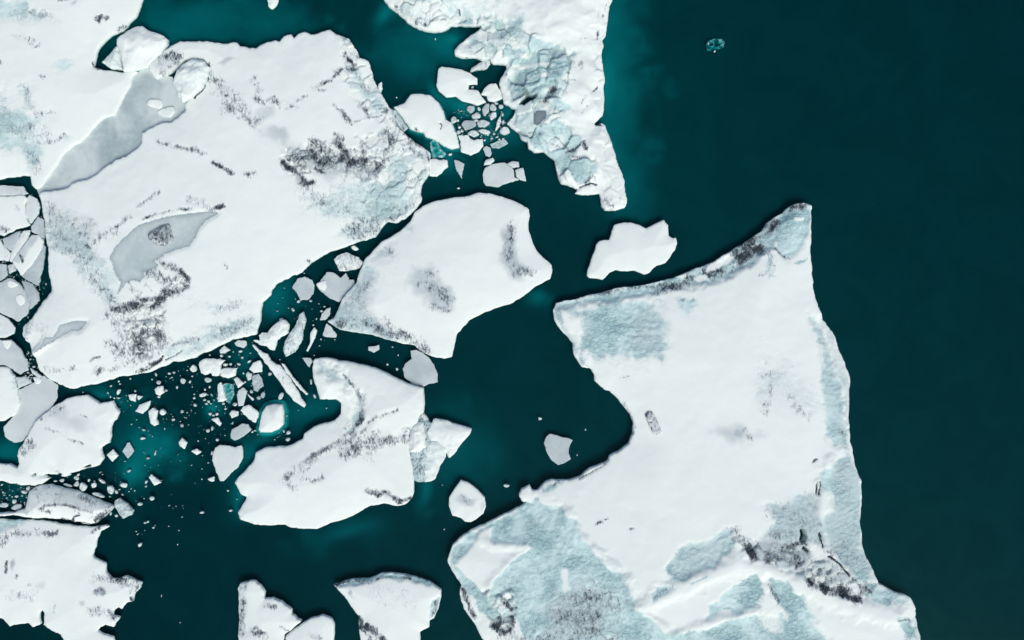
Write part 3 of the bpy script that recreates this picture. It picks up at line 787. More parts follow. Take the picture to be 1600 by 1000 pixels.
D = floe("iceberg", "broad dirty white iceberg left of centre with two frozen melt ponds", "iceberg",
 "252,82 265,72 282,65 310,64 332,66 355,68 370,66 375,72 390,75 400,74 412,67 430,62 437,65 442,56 456,52 459,59 465,52 475,49 490,54 505,49 515,46 525,54 540,59 549,67 557,80 561,90 575,96 580,110 582,122 590,140 594,147 607,167 611,172 620,195 632,207 647,220 665,234 671,240 671,250 670,270 660,287 657,304 659,310 652,322 640,335 620,349 605,346 597,355 585,369 565,376 540,385 520,392 500,402 485,410 470,425 447,435 430,444 424,452 422,462 410,472 407,490 405,505 400,522 360,531 325,549 300,559 265,567 232,580 212,584 190,587 165,596 140,601 110,609 75,591 60,577 56,560 50,549 47,537 40,532 35,525 37,512 50,496 67,470 80,455 79,442 75,425 75,400 72,370 69,347 64,317 61,304 64,300 80,299 105,292 112,286 135,281 150,272 170,257 185,248 197,245 215,232 222,222 221,207 232,201 250,192 267,190 280,182 289,172 287,163 302,152 318,140 326,118 328,102 318,92 300,90 287,93 270,110 258,119 243,123 233,112 231,103 240,95",
 step=1.8, rim=0.8, dome=1.1, L=70, rough=1.6, jag=1.0, seed=51, ref="the broad left iceberg", patches=[
 ('pond', "176,404 178,397 182,388 200,370 220,353 245,345 270,338 300,335 330,332 342,334 325,345 315,355 308,370 298,385 280,390 262,396 243,408 249,413 246,420 226,425 228,432 222,440 212,437 200,442 187,459 190,447 193,440 184,430 181,418", "pale grey oval pond with a dark ice knob in it"),
 ('pond', "139,502 120,502 95,508 92,518 85,527 72,527 68,537 58,547 55,551 62,547 75,538 88,532 105,521 118,516 125,518 133,510", "narrow blue grey pond near the lower left edge"),
 ('ice', "65,315 80,312 95,325 115,330 125,345 150,345 145,360 140,380 150,390 165,410 180,425 183,440 185,470 170,485 160,470 145,440 130,425 115,410 105,395 80,390 75,370 70,345", 8, 0.50, {'part': 'bare_ice'}),
 ('grey', "70,320 115,330 150,348 140,385 160,410 120,400 80,385", 12, 0.45), ('dirt', "75,315 95,340 115,350 145,350", 9, 0.30), ('dirt', "85,385 115,390 135,405 130,425", 10, 0.26), ('dirt', "110,345 120,360 140,370", 8, 0.28), ('dirt', "138,385 142,390", 4, 0.7), ('dirt', "80,360 110,370 140,400 150,430", 18, 0.26), ('dirt', "150,440 170,460 185,470", 9, 0.32), ('dirt', "190,545 215,560 250,545", 14, 0.34), ('dirt', "245,430 275,440 290,435", 8, 0.4),
 ('ice', "470,310 490,300 520,290 560,285 580,270 610,250 640,240 668,240 668,270 655,290 655,305 650,322 620,345 600,350 585,365 540,382 530,365 545,350 520,345 500,340 480,325", 7, 0.55, {'dz': -0.15, 'part': 'bare_ice', 'label': 'speckled pale blue ice at the right end'}),
 ('snow', "575,272 600,268 615,275 605,288 580,285", 4, 0.9), ('snow', "640,250 660,245 664,262 650,280 655,300 640,300 632,285 640,265", 5, 0.8), ('dirt', "545,360 560,368 585,360 560,352", 12, 0.36), ('dirt', "610,340 630,325 650,312", 9, 0.34), ('dirt', "560,340 580,345 595,340", 10, 0.26), ('dirt', "480,305 510,320 540,330", 16, 0.26),
 ('facets', "560,215 620,200 668,245 668,280 655,310 620,345 580,340 560,300 590,275", 2, 1, {'cell': 15, 'h': 0.28, 'ice': 0.5, 'share': 0.5, 'dirt': 0.28, 'gap': 0.12}),
 ('facets', "535,60 560,85 585,125 610,175 640,215 620,215 585,185 550,150 535,110", 2, 1, {'cell': 15, 'h': 0.28, 'ice': 0.5, 'share': 0.4, 'dirt': 0.25, 'gap': 0.12}),
 ('facets', "440,235 500,225 560,235 600,250 570,280 500,262 470,285 445,262", 2, 1, {'cell': 12, 'h': 0.3, 'ice': 0.4, 'share': 0.5, 'dirt': 0.42}),
 ('facets', "190,490 245,465 290,430 296,448 262,470 255,540 232,560 205,545", 2, 1, {'cell': 11, 'h': 0.25, 'ice': 0.3, 'share': 0.4, 'dirt': 0.42}),
 ('grey', "405,205 425,200 450,205 455,225 480,235 500,250 540,240 560,260 590,265 585,280 540,270 520,280 480,262 460,245 440,225", 7, 0.65, {'part': 'dirty_ice', 'label': 'dark streaked band across the middle'}),
 ('dirt', "470,248 490,240 500,252 520,250", 13, 0.50), ('dirt', "490,225 510,238 518,250", 12, 0.40), ('dirt', "530,225 540,240 535,250", 8, 0.62), ('dirt', "545,252 560,258 575,255 590,258", 13, 0.58), ('dirt', "565,230 573,240", 6, 0.66), ('dirt', "590,240 600,235", 5, 0.4), ('dirt', "605,212 610,228 605,242", 10, 0.45), ('dirt', "525,212 540,222 552,230", 5, 0.36), ('dirt', "600,210 612,220", 3, 0.4), ('dirt', "445,255 450,262 465,270 478,288 490,285", 5, 0.62), ('dirt', "470,290 478,294", 4, 0.7), ('dirt', "494,265 506,268", 4, 0.66), ('grey', "450,258 470,265 480,290 470,292 455,270", 5, 0.6), ('dirt', "455,250 500,248", 6, 0.5), ('dirt', "540,260 590,270 570,280", 16, 0.32),
 ('dirt', "335,128 355,150 372,160 385,178 400,192", 11, 0.36), ('dirt', "325,125 345,128", 5, 0.42), ('dirt', "395,125 405,140 402,155 420,160 435,163", 7, 0.40), ('grey', "400,178 430,165 432,175 410,195 400,205", 5, 0.5), ('dirt', "445,168 462,168", 6, 0.42), ('dirt', "465,160 480,152", 3, 0.3), ('dirt', "355,165 370,180 395,188", 9, 0.38),
 ('dirt', "494,138 505,133 520,125 532,115", 4, 0.50), ('dirt', "500,142 508,144", 3, 0.5), ('dirt', "540,88 548,95 552,105", 5, 0.66), ('dirt', "527,112 545,108 555,110", 5, 0.48), ('dirt', "535,55 548,66", 4, 0.45), ('dirt', "550,78 560,88", 3, 0.4),
 ('ice', "545,100 562,112 575,135 590,145 602,160 608,174 600,182 585,172 575,160 560,142 545,130", 5, 0.62, {'part': 'bare_ice'}), ('dirt', "550,115 565,125 575,140", 5, 0.40), ('dirt', "565,165 572,172 578,182", 6, 0.46), ('dirt', "525,165 533,175 543,185 552,196", 4, 0.5), ('dirt', "555,192 575,185 600,180", 2, 0.44), ('dirt', "595,170 605,176", 5, 0.34),
 ('dirt', "612,185 625,200 645,220 665,235 670,250", 3, 0.42), ('dirt', "640,225 655,240 668,250", 6, 0.34),
 ('dirt', "165,492 185,483 205,478 225,472", 8, 0.62), ('dirt', "225,472 245,468 255,462", 6, 0.55), ('dirt', "285,425 292,432 295,445 280,455 262,458", 6, 0.60), ('dirt', "235,427 250,432 252,438", 7, 0.46), ('dirt', "238,480 255,465", 8, 0.6), ('dirt', "245,405 260,410 275,420", 6, 0.50), ('dirt', "200,440 212,452 220,465", 5, 0.36), ('dirt', "180,470 190,480", 7, 0.5),
 ('dirt', "200,510 215,535 228,548 222,530 245,505", 16, 0.46), ('dirt', "230,505 245,520 255,535", 10, 0.50), ('dirt', "180,500 195,530 200,550", 10, 0.26), ('dirt', "205,550 225,552 232,545", 5, 0.60), ('dirt', "212,582 230,572 252,562", 3, 0.80), ('dirt', "152,582 175,575 200,568", 6, 0.38), ('dirt', "143,565 148,560 158,557", 2.4, 0.7), ('dirt', "185,560 205,555", 5, 0.38), ('dirt', "170,535 180,538", 7, 0.33),
 ('crack', "215,583 232,576 250,564 254,556", 1.5, 0.8), ('crack', "258,562 275,555 284,548", 1.0, 0.7), ('dirt', "70,576 95,578 120,575", 5, 0.26), ('dirt', "42,525 50,505 60,515", 4, 0.36), ('dirt', "60,510 70,515", 7, 0.22),
 ('ice', "255,548 285,532 330,508 360,500 402,490 402,518 360,529 320,546 290,556 262,562", 6, 0.55, {'part': 'bare_ice'}), ('dirt', "270,540 290,533 310,530", 5, 0.34), ('dirt', "340,520 365,512 390,505", 9, 0.30), ('ice', "280,462 300,455 310,460 300,475 330,470 380,470 395,480 340,490 300,490", 8, 0.45), ('dirt', "340,485 380,472", 6, 0.26),
 ('dirt', "150,378 162,368 175,362", 5, 0.42), ('dirt', "185,358 195,348 205,340", 4, 0.36), ('dirt', "228,342 250,335 275,331 300,328", 2.6, 0.48), ('dirt', "335,328 350,323", 4, 0.6), ('dirt', "300,312 320,315 330,325", 6, 0.34), ('dirt', "220,322 240,308 252,300", 3.5, 0.32), ('grey', "308,334 342,333 320,345", 4, 0.7), ('dirt', "153,375 185,365", 8, 0.26),
 ('dirt', "335,255 345,262 365,272", 4, 0.5), ('dirt', "390,275 400,272", 5, 0.42), ('dirt', "250,222 275,230 300,236 325,240", 3.5, 0.36), ('dirt', "300,236 318,242", 6, 0.34), ('grey', "338,100 360,88 366,90 350,102", 3, 0.7), ('dirt', "354,412 357,418", 3, 0.55), ('dirt', "482,405 486,409", 3, 0.4), ('dirt', "230,445 240,455", 3, 0.4), ('dirt', "262,395 255,404 245,407", 2, 0.5), ('dirt', "330,110 330,128", 4, 0.36), ('dirt', "327,100 326,118 318,138 304,152", 2.4, 0.62),
 ('dirt', "85,425 90,415", 2, 0.4), ('grey', "60,470 80,452 78,430 84,455 66,480 48,500 40,525 36,515", 2, 0.8), ('dirt', "250,95 262,88 280,90 265,110 255,115", 8, 0.45), ('grey', "245,100 262,84 285,90 262,118 248,112", 5, 0.5)])
chunk("ice_knob", "dark speckled knob of ice rising from the pale pond", None, "230,366 240,359 250,352 263,349 267,362 271,373 262,384 242,382 231,374", 0.5, parent=D, z0=height_at("the broad left iceberg", 225, 395) - 0.03, dirt=0.56, grey=0.6)

E = floe("ice_floe", "smooth white floe in the middle with a soft grey hollow and pointed right end", "ice floe",
 "659,322 675,315 712,307 727,307 747,301 765,302 795,310 807,315 826,326 827,335 825,355 831,377 837,390 862,414 863,422 860,435 837,447 822,459 800,474 775,481 755,490 732,500 715,520 705,557 695,560 675,557 660,550 647,539 612,534 582,524 560,520 530,516 512,502 522,495 535,467 555,442 562,422 572,402 595,377 625,362 640,347 648,332",
 step=1.7, rim=0.9, dome=1.0, L=50, rough=1.2, jag=0.6, seed=67, ref="the smooth middle floe", patches=[
 ('ice', "590,390 610,380 618,390 612,408 595,402 578,414 592,425 592,440 580,450 580,465 575,480 590,500 622,532 580,522 530,514 518,500 540,470 560,435 570,410", 6, 0.72, {'dz': -0.2, 'part': 'bare_ice'}),
 ('grey', "560,435 590,425 592,440 575,480 622,532 530,514 518,500", 9, 0.45), ('dirt', "545,470 560,455 575,445", 10, 0.26), ('dirt', "600,390 612,395", 7, 0.26), ('grey', "585,392 612,384 612,402 590,402", 6, 0.5), ('dirt', "560,470 575,490 585,500", 6, 0.28), ('dirt', "530,505 560,506 600,516", 8, 0.50), ('dirt', "590,515 625,523 645,530", 8, 0.54), ('dirt', "640,527 658,538 666,548", 8, 0.46), ('dirt', "600,500 620,515", 7, 0.36),
 ('grey', "638,440 650,422 675,420 690,440 712,465 708,482 690,488 672,470 650,455", 9, 0.85, {'part': 'dirty_ice', 'label': 'soft grey hollow'}), ('dirt', "665,440 685,455 700,470", 10, 0.36), ('dirt', "668,425 680,432", 7, 0.3), ('dirt', "684,445 700,455 712,466", 3, 0.4), ('dirt', "676,476 700,482", 6, 0.30),
 ('grey', "785,365 800,350 808,355 803,385 812,410 830,425 815,435 800,430 785,405", 6, 0.8, {'part': 'dirty_ice', 'label': 'speckled grey strip near the right end'}), ('dirt', "800,355 795,380 795,405 805,425 825,422", 8, 0.42), ('ice', "632,352 648,350 645,365 635,360", 5, 0.4), ('grey', "632,352 648,350 645,365", 5, 0.3)])

F_ = floe("ice_floe", "plain white ragged floe alone in dark water above the largest iceberg", "ice floe",
 "917,430 919,420 932,382 937,376 952,375 956,362 960,352 972,348 986,347 1000,352 1010,357 1022,350 1037,344 1044,352 1045,367 1052,372 1056,371 1058,380 1055,391 1040,410 1027,414 1015,426 1007,429 990,422 975,424 962,421 952,427 942,437 920,434",
 step=1.5, rim=0.7, dome=0.6, L=30, rough=0.9, jag=0.6, seed=71, ref="the lone ragged floe")

G = floe("ice_floe", "white hooked floe at lower centre with curved ridge and black streaks", "ice floe",
 "489,565 492,560 507,559 540,564 575,572 600,581 615,590 635,599 660,607 664,630 661,645 655,650 652,660 644,666 639,680 640,707 644,732 646,750 646,770 642,780 635,789 621,791 600,787 580,790 560,801 540,811 517,816 495,826 475,827 452,824 445,820 425,821 400,820 375,812 372,800 386,777 377,772 367,755 372,745 397,720 400,707 412,700 450,697 472,686 474,677 495,665 522,657 532,645 532,630 525,624 510,624 500,625 496,607 490,590",
 step=1.7, rim=1.0, dome=1.1, L=45, rough=1.2, jag=0.7, seed=83, ref="the hooked floe", patches=[
 ('rise', "500,563 560,580 620,610 640,650 600,640", 30, 1, {'dz': 0.4}),
 ('ice', "498,562 520,572 545,590 560,610 570,632 568,655 555,668 545,672 552,640 548,615 535,600 510,588 495,575", 5, 0.62, {'dz': -0.9, 'part': 'bare_ice', 'label': 'curved grey blue ridge flank'}),
 ('grey', "500,566 525,578 548,600 540,605 515,590 497,578", 6, 0.35), ('dirt', "520,576 540,590 553,603", 3, 0.34), ('dirt', "558,612 566,630 566,650 560,662", 6, 0.50), ('dirt', "545,668 552,680 545,690", 9, 0.36),
 ('dirt', "578,658 590,650 600,648 612,642 622,640", 3.5, 0.46), ('dirt', "565,675 572,670", 4, 0.4), ('dirt', "545,708 560,700 575,690 582,682 575,705", 13, 0.40), ('dirt', "590,692 610,686 635,680 638,672", 9, 0.42), ('dirt', "538,688 520,695 505,704 492,712 482,725", 7, 0.44), ('dirt', "485,720 470,732 455,738 445,748", 7, 0.38), ('dirt', "475,748 490,750 505,747", 6, 0.36), ('dirt', "450,755 460,760", 5, 0.3),
 ('dirt', "575,768 590,774 600,768 612,776 622,783", 5, 0.58), ('dirt', "625,784 640,778", 4, 0.5), ('grey', "596,765 610,768 606,775", 3, 0.6)])

floe("ice_floe", "white floe at left edge above the striped ice ridge with ragged right side", "ice floe",
 "-40,725 0,726 15,725 27,732 30,725 25,711 45,675 52,660 70,645 90,630 107,622 135,618 148,626 155,630 175,626 185,644 180,655 172,662 172,680 170,692 157,700 160,715 155,727 125,735 100,744 92,738 84,728 88,742 70,740 62,743 78,747 65,756 55,758 34,757 14,755 0,752 -40,750",
 step=1.6, rim=0.7, dome=0.6, L=35, rough=1.2, jag=1.1, seed=97, ref="the ragged left floe", patches=[
 ('grey', "70,655 95,635 125,650 145,660 140,680 110,665", 12, 0.45), ('dirt', "85,640 100,635", 6, 0.26), ('dirt', "70,668 90,675 110,685 130,693", 2.5, 0.3), ('dirt', "128,648 138,652", 2, 0.4), ('dirt', "45,690 52,700 40,705", 7, 0.45), ('dirt', "65,655 85,635", 4, 0.34), ('hole', "130,729 140,726 142,728 132,731", 1.0, 1.0), ('hole', "50,741 55,740 55,743 51,743", 1.0, 1.0)],
)

K = floe("ice_ridge", "grey layered ice ridge with dark stripe lying against the lower left floe", "iceberg",
 "44,767 55,760 77,757 96,762 117,767 137,774 158,783 176,792 172,799 164,806 150,817 137,820 117,816 96,811 77,810 51,809 33,807 20,805 0,807 -20,808 -20,803 20,801 40,795",
 step=1.4, rim=0.7, dome=0.9, L=14, rough=0.8, jag=0.8, seed=101, ref="the layered ridge", patches=[
 ('grey', "44,767 77,757 117,767 158,783 176,792 150,797 110,790 70,790 45,797", 4, 0.55), ('dirt', "64,793 80,788 95,787 115,790 145,797", 3.5, 0.62), ('dirt', "120,773 150,785 175,795", 4, 0.40), ('dirt', "50,765 75,760", 5, 0.25), ('dirt', "60,775 100,778 140,788", 12, 0.16), ('dirt', "45,800 60,798 80,800", 4, 0.34), ('dirt', "114,812 118,806 126,803 124,799", 2, 0.75), ('dirt', "150,812 162,806 170,798", 6, 0.58), ('ice', "25,803 45,797 50,806 30,806", 4, 0.5), ('crack', "96,810 110,814 140,819", 1.6, 0.6)])

floe("ice_floe", "large white floe in the bottom left corner with jagged right shore", "ice floe",
 "-40,810 0,811 30,813 40,813 75,815 110,820 150,823 165,821 168,823 155,830 150,842 149,852 144,867 147,872 164,879 167,895 175,904 185,904 197,900 212,907 222,910 217,920 210,927 207,940 197,942 190,952 184,947 177,955 176,962 185,965 182,972 177,980 165,976 155,980 152,986 162,991 177,996 180,1030 115,1030 100,1000 95,992 82,985 69,976 69,957 64,952 61,962 62,975 51,980 45,975 30,975 15,979 7,970 0,965 -40,960",
 step=1.7, rim=0.5, dome=0.6, L=40, rough=1.3, jag=1.0, seed=113, ref="the bottom left floe", patches=[
 ('dirt', "0,848 12,838 30,832 60,830 88,832", 6, 0.38), ('dirt', "0,850 8,842", 7, 0.5), ('ice', "-10,815 15,812 38,815 30,822 10,830 -10,838", 4, 0.75), ('grey', "0,822 28,816 20,826 0,834", 4, 0.5),
 ('dirt', "150,902 170,908 195,905 212,912", 9, 0.40), ('dirt', "185,905 205,912 210,918", 9, 0.50), ('grey', "148,924 158,915 165,919 165,929 158,930", 2, 1.0), ('dirt', "150,925 160,920 163,928", 5, 0.66), ('grey', "18,876 23,872 27,880 22,892 19,886", 2, 0.95), ('dirt', "12,875 11,893", 2.2, 0.62), ('dirt', "30,897 27,902", 2, 0.4), ('dirt', "47,912 50,912", 3, 0.4), ('grey', "58,915 70,912 70,920 60,918", 5, 0.5), ('dirt', "10,930 40,932 55,930", 8, 0.22), ('grey', "125,940 132,938 133,945 127,945", 3, 0.7), ('dirt', "84,955 86,945", 2, 0.35), ('dirt', "145,955 180,960", 9, 0.26), ('dirt', "145,830 155,825", 3, 0.5), ('dirt', "172,955 180,970", 4, 0.45), ('dirt', "205,935 212,945", 3, 0.6)])

floe("ice_floe", "jagged white floe at bottom edge split from its neighbour by a narrow black crack", "ice floe",
 "372,920 375,912 385,909 397,908 404,914 411,922 412,937 425,935 445,944 455,952 456,960 470,971 457,982 442,992 440,1030 370,1030 373,970",
 step=1.4, rim=0.8, dome=0.5, L=20, rough=0.9, jag=1.2, seed=127, ref="the jagged bottom floe", patches=[
 ('dirt', "378,915 380,940 376,965 378,990", 6, 0.38), ('grey', "374,915 386,912 386,960 376,985", 4, 0.4), ('dirt', "415,945 430,950", 4, 0.40), ('dirt', "400,985 412,990", 6, 0.5), ('dirt', "440,980 450,985", 3, 0.5), ('grey', "375,985 400,980 400,1000 375,1000", 8, 0.4)])
floe("ice_floe", "rounded white floe at bottom edge right of the narrow black crack", "ice floe",
 "447,994 460,984 475,972 487,965 505,962 517,967 522,977 521,1000 520,1030 445,1030",
 step=1.3, rim=0.7, dome=0.4, L=15, rough=0.8, jag=0.8, seed=131, ref="the rounded bottom floe", patches=[('dirt', "490,992 500,995", 5, 0.46), ('grey', "485,988 502,988 500,1000", 6, 0.5)])
floe("ice_floe", "fan shaped white floe at bottom edge with dark blue rim along its top", "ice floe",
 "521,915 547,906 575,905 595,897 615,896 640,900 672,910 689,922 689,935 685,952 677,967 670,970 670,980 655,987 655,1002 650,1030 568,1030 562,990 560,962 540,935",
 step=1.4, rim=0.9, dome=0.7, L=25, rough=0.8, jag=0.6, seed=137, ref="the fan shaped floe", patches=[
 ('ice', "521,915 547,905 595,896 640,899 675,911 672,917 640,906 615,902 595,904 575,909 547,913", 1.8, 1.0, {'dz': -0.5, 'part': 'bare_ice_rim'}), ('dirt', "525,914 547,909 575,908 595,902", 3, 0.62), ('dirt', "595,901 620,902 640,905", 3, 0.42),
 ('ice', "676,938 688,935 684,955 676,968 671,966 673,950", 2, 1.0, {'dz': -0.5}), ('dirt', "682,940 678,960", 3, 0.4), ('dirt', "562,965 570,985 580,1000", 6, 0.66), ('dirt', "570,975 590,992 600,1000", 7, 0.56), ('dirt', "545,925 552,932", 5, 0.3), ('dirt', "590,925 640,935", 20, 0.12)])
floe("ice_floe", "small round white floe with grey smear across its middle", "ice floe",
 "720,751 730,754 747,767 757,777 759,791 755,802 745,810 736,816 727,815 720,809 707,806 701,791 702,777 710,765",
 step=1.2, rim=0.6, dome=0.4, L=15, rough=0.6, jag=0.6, seed=139, ref="the grey smeared floe", patches=[
 ('grey', "708,778 722,774 742,780 738,787 720,785", 5, 0.8), ('dirt', "722,780 735,783", 5, 0.2), ('grey', "752,780 758,790 752,800", 2, 0.4)])

block("ice_floe", "smooth grey drop shaped pancake floe touching the smooth middle floe's lower tip", "ice floe", "641,548 650,546 660,552 672,562 678,572 683,584 683,597 670,600 662,605 645,600 632,590 629,576 634,567 643,560", 0.15, ref="the drop shaped grey pancake", grey=0.95, bump=0.1)
block("ice_floe", "pale grey floe alone in the dark bay left of the largest iceberg", "ice floe", "850,692 854,682 860,678 875,682 896,687 890,697 889,708 892,717 880,724 872,727 862,720 855,707", 0.18, ref="the pale bay floe", grey=0.9, bump=0.15)
floe("ice_floe", "murky half drowned ice lump in the dark open water at top right", "ice floe", "1103,68 1107,64 1112,63 1120,61 1128,63 1131,67 1131,73 1126,77 1118,78 1112,80 1105,79 1103,74", step=0.9, rim=-0.39, dome=0.0, rough=1.0, jag=1.0, seed=401,
 ref="the drowned ice lump", base_ice=0.8, crumple=1.12, wave_len=8, waves=0.1)

# thin refrozen ice between the two left bergs
def sheet(name, label, cat, poly, z, mat, ref=None, step=3.0, seed=5):
    poly = P(poly)
    pa = np.array(poly)
    pts = []
    for i in range(len(pa)):
        a, b = pa[i], pa[(i + 1) % len(pa)]
        k = max(1, int(np.hypot(*(b - a)) / 4))
        pts += [a + (b - a) * j / k for j in range(k)]
    pts = np.array(pts)
    nx = fbm(pts[:, 0], pts[:, 1], 9, seed, 2)
    ny = fbm(pts[:, 0], pts[:, 1], 9, seed + 3, 2)
    pts = pts + np.stack([nx, ny], 1) * 0.7
    import bmesh
    bm = bmesh.new()
    c = pa.mean(0)
    cx, cy = wx(c[0]), wy(c[1])
    top = [bm.verts.new((wx(p[0], z) - cx, wy(p[1], z) - cy, z)) for p in pts]
    f = bm.faces.new(top)
    f.normal_update()
    if f.normal.z < 0: f.normal_flip()
    r = bmesh.ops.extrude_face_region(bm, geom=[f])
    for v in [g for g in r['geom'] if isinstance(g, bmesh.types.BMVert)]:
        v.co.z = z - 0.25
    bm.normal_update()
    bmesh.ops.recalc_face_normals(bm, faces=bm.faces)
    bmesh.ops.triangulate(bm, faces=[g for g in bm.faces if len(g.verts) > 4])
    me = bpy.data.meshes.new(name)
    bm.to_mesh(me)
    bm.free()
    me.materials.append(mat)
    ob = bpy.data.objects.new(name, me)
    ob.location = (cx, cy, 0)
    COL.objects.link(ob)
    tag(ob, label, cat)
    if ref: REFS.append((ref, poly))
    return ob

sheet("ice_sheet", "smooth blue grey new ice filling the channel between the two left bergs", "thin ice",
 "226,102 233,104 243,120 258,118 270,120 276,140 282,155 294,165 294,178 284,188 268,195 252,197 236,206 226,212 228,226 205,252 190,254 174,262 152,278 136,286 114,291 107,297 82,304 62,306 55,292 62,286 78,265 88,249 108,226 124,217 132,206 144,192 158,180 176,175 180,168 188,150 200,130 203,114", 0.05, THIN, "the grey channel ice")
chunk("ice_chunk", "white angular slab frozen in the grey channel ice, upper of two", "ice chunk", "228,160 232,155 245,154 252,156 254,164 250,170 240,167 229,164", 0.3, z0=0.06)
chunk("ice_chunk", "white angular slab frozen in the grey channel ice, lower of two", "ice chunk", "244,175 252,169 270,165 274,174 266,184 252,181", 0.3, z0=0.06, ice=0.3)

# blocks jammed at the head of the channel
block("ice_block", "big faceted white ice block jammed against the top left sheet at its water gap", "ice block", "181,68 183,58 200,47 212,41 222,41 230,47 250,53 260,61 260,68 250,82 238,92 228,104 205,110 193,110 190,95 186,80", 1.5, ref="the big faceted block", ice=0.15, bump=0.4)
block("ice_block", "pale sliver of ice wedged left of the big faceted block", "ice block", "158,97 170,86 183,71 187,84 190,108 172,107", 1.1, ice=0.4, bump=0.3)
block("ice_block", "egg shaped white block with blue lower flank beside the grey channel ice", "ice block", "270,128 275,110 285,98 300,92 317,93 327,104 325,116 317,135 300,151 285,159 277,150", 1.9, ref="the egg shaped block", ice=0.3, bump=0.35)

# floes round the top centre gap
floe("ice_floe", "white floe with a notch in its right side, near the top centre iceberg", "ice floe",
 "685,107 690,104 700,105 722,109 735,114 746,122 746,131 733,132 732,139 747,141 752,150 760,159 745,164 722,157 712,150 697,151 685,140 682,132", step=1.2, rim=0.5, dome=0.3, L=12, rough=0.6, jag=0.5, seed=151, ref="the notched floe")
floe("ice_floe", "long white floe wedged against the right tip of the broad left iceberg", "ice floe",
 "616,167 632,160 642,147 655,146 672,149 685,160 692,175 695,187 705,192 712,207 717,229 705,232 692,226 680,217 665,212 661,206 640,200 630,185 620,172", step=1.2, rim=0.6, dome=0.4, L=15, rough=0.7, jag=0.6, seed=157, ref="the long wedged floe",
 foot=(9, 3.0), patches=[('crack', "686,192 690,196 688,203", 0.9, 0.6), ('dirt', "650,199 652,205", 2, 0.5)])
U("thin grey slab squeezed between the broad left iceberg and the long wedged floe", "611,170 618,172 627,185 637,199 631,205 622,197 615,185", 0.5, ice=0.6, dirt=0.3, grey=0.4)
U("white angular floe just left of the top centre iceberg's blue hollow", "755,139 762,132 775,130 778,138 782,140 787,152 772,159 762,156 760,150 752,147", 0.4, "the angular floe")
U("grey ridged floe under the top centre iceberg's left prong", "735,112 737,106 747,100 755,94 765,92 766,100 760,107 747,109", 0.4, grey=0.5, dirt=0.25)
U("square white floe with a bite from its top edge below the brash pack", "714,211 732,211 735,217 740,218 754,217 755,227 747,237 735,242 720,237 719,220", 0.35, "the bitten square floe")
U("large rounded grey floe below the brash pack", "754,272 758,262 770,256 788,253 800,260 804,267 804,276 811,280 800,284 790,287 778,292 760,290 755,284", 0.25, "the rounded grey floe", grey=0.55, bump=0.1)
U("pale corner piece broken off the rounded grey floe's right side", "805,265 818,262 822,283 812,281 806,275", 0.25, grey=0.5, bump=0.1)
U("pale sliver broken off the rounded grey floe's top edge", "792,256 800,252 810,253 811,260 802,262", 0.25, grey=0.5, bump=0.1)
U("oblong white floe just above the rounded grey floe", "756,258 758,250 770,246 773,250 766,257", 0.3, grey=0.3)
U("white lumpy floe stuck to the right end of the broad left iceberg", "671,250 679,247 685,250 698,250 700,260 692,267 682,276 671,274", 0.5, "the stuck lumpy floe")
U("grey triangular shard pointing down between the lumpy floe and rounded grey floe", "710,250 717,252 725,256 721,278 713,266", 0.25, "the triangular shard", grey=0.7)
U("grey oval floe under the right end of the brash pack", "755,232 760,228 766,231 768,240 765,245 759,243", 0.15, grey=0.8)
floe("ice_floe", "submerged blue triangular slab beside the long wedged floe", "ice floe", "672,224 678,217 686,227 697,241 692,247 675,246", step=0.9, rim=-0.22, dome=0.0, rough=0.5, jag=0.5, seed=403, base_ice=0.6, crumple=0.63, wave_len=12, waves=0.1)
U("half sunken pale blue floe under the lower edge of the brash pack", "766,225 775,221 790,218 794,224 780,232 768,231", 0.05, ice=0.9, grey=0.6, bump=0.05)
U("thin white flake clinging to the broad left iceberg's upper right shore", "591,131 596,128 597,138 594,147 590,142", 0.4)
U("white tip of a floe cut by the top edge near the top left sheet", "417,-8 436,-8 434,2 431,9 425,14 419,10", 0.35)

# floes between the left bergs and the hooked floe
U("white floe with dark pitted centre in the channel above the grey pancakes", "522,405 527,399 540,395 550,399 560,402 567,410 562,419 547,422 530,424 526,415", 0.45, "the pitted floe", dirt=0.30)
U("round smooth grey pancake floe in the channel below the broad left iceberg", "456,449 465,436 476,432 487,437 492,447 490,460 480,469 469,469 464,458", 0.18, "the round grey pancake", grey=0.85, bump=0.08)
U("ragged grey floe between the round pancake and the smooth middle floe", "495,446 503,436 510,425 520,425 532,435 540,427 545,437 552,437 554,447 540,460 530,471 515,467 502,457", 0.2, "the ragged grey floe", grey=0.85, bump=0.15)
chunk("ice_chunk", "white chip lying on the left edge of the ragged grey floe", "ice chunk", "493,444 500,440 508,437 510,450 505,455 499,451", 0.25, z0=0.12)
U("small white scrap tight under the broad left iceberg's lower right shore", "547,386 553,383 561,389 555,392", 0.3)
U("knobbly white ice clump left of the blue ridged shard", "396,532 399,531 405,531 404,524 409,519 417,519 419,515 430,506 436,500 440,497 447,501 452,506 450,521 441,526 433,531 432,537 428,547 421,546 415,541 406,539", 0.7, "the knobbly clump", ice=0.25, bump=0.5, dirt=0.1)
U("long ridged icy shard standing upright in the channel", "474,486 478,498 477,505 473,515 472,530 467,540 460,550 446,557 442,547 445,533 452,520 459,512 464,500 468,490", 0.7, "the ridged shard", ice=0.45, dirt=0.26, bump=0.5)
U("slim white splinter right of the ridged shard", "485,520 491,512 495,516 492,527 485,542 480,549 479,547 484,536", 0.4, "the slim splinter")
w4 = U("longest white blade of ice lying diagonally beside the hooked floe", "394,539 397,540 404,547 417,554 422,562 430,569 437,571 449,586 456,597 462,606 470,620 477,632 475,637 460,627 447,612 435,595 425,580 412,565 402,550", 0.6, "the diagonal blade", dirt=0.1)
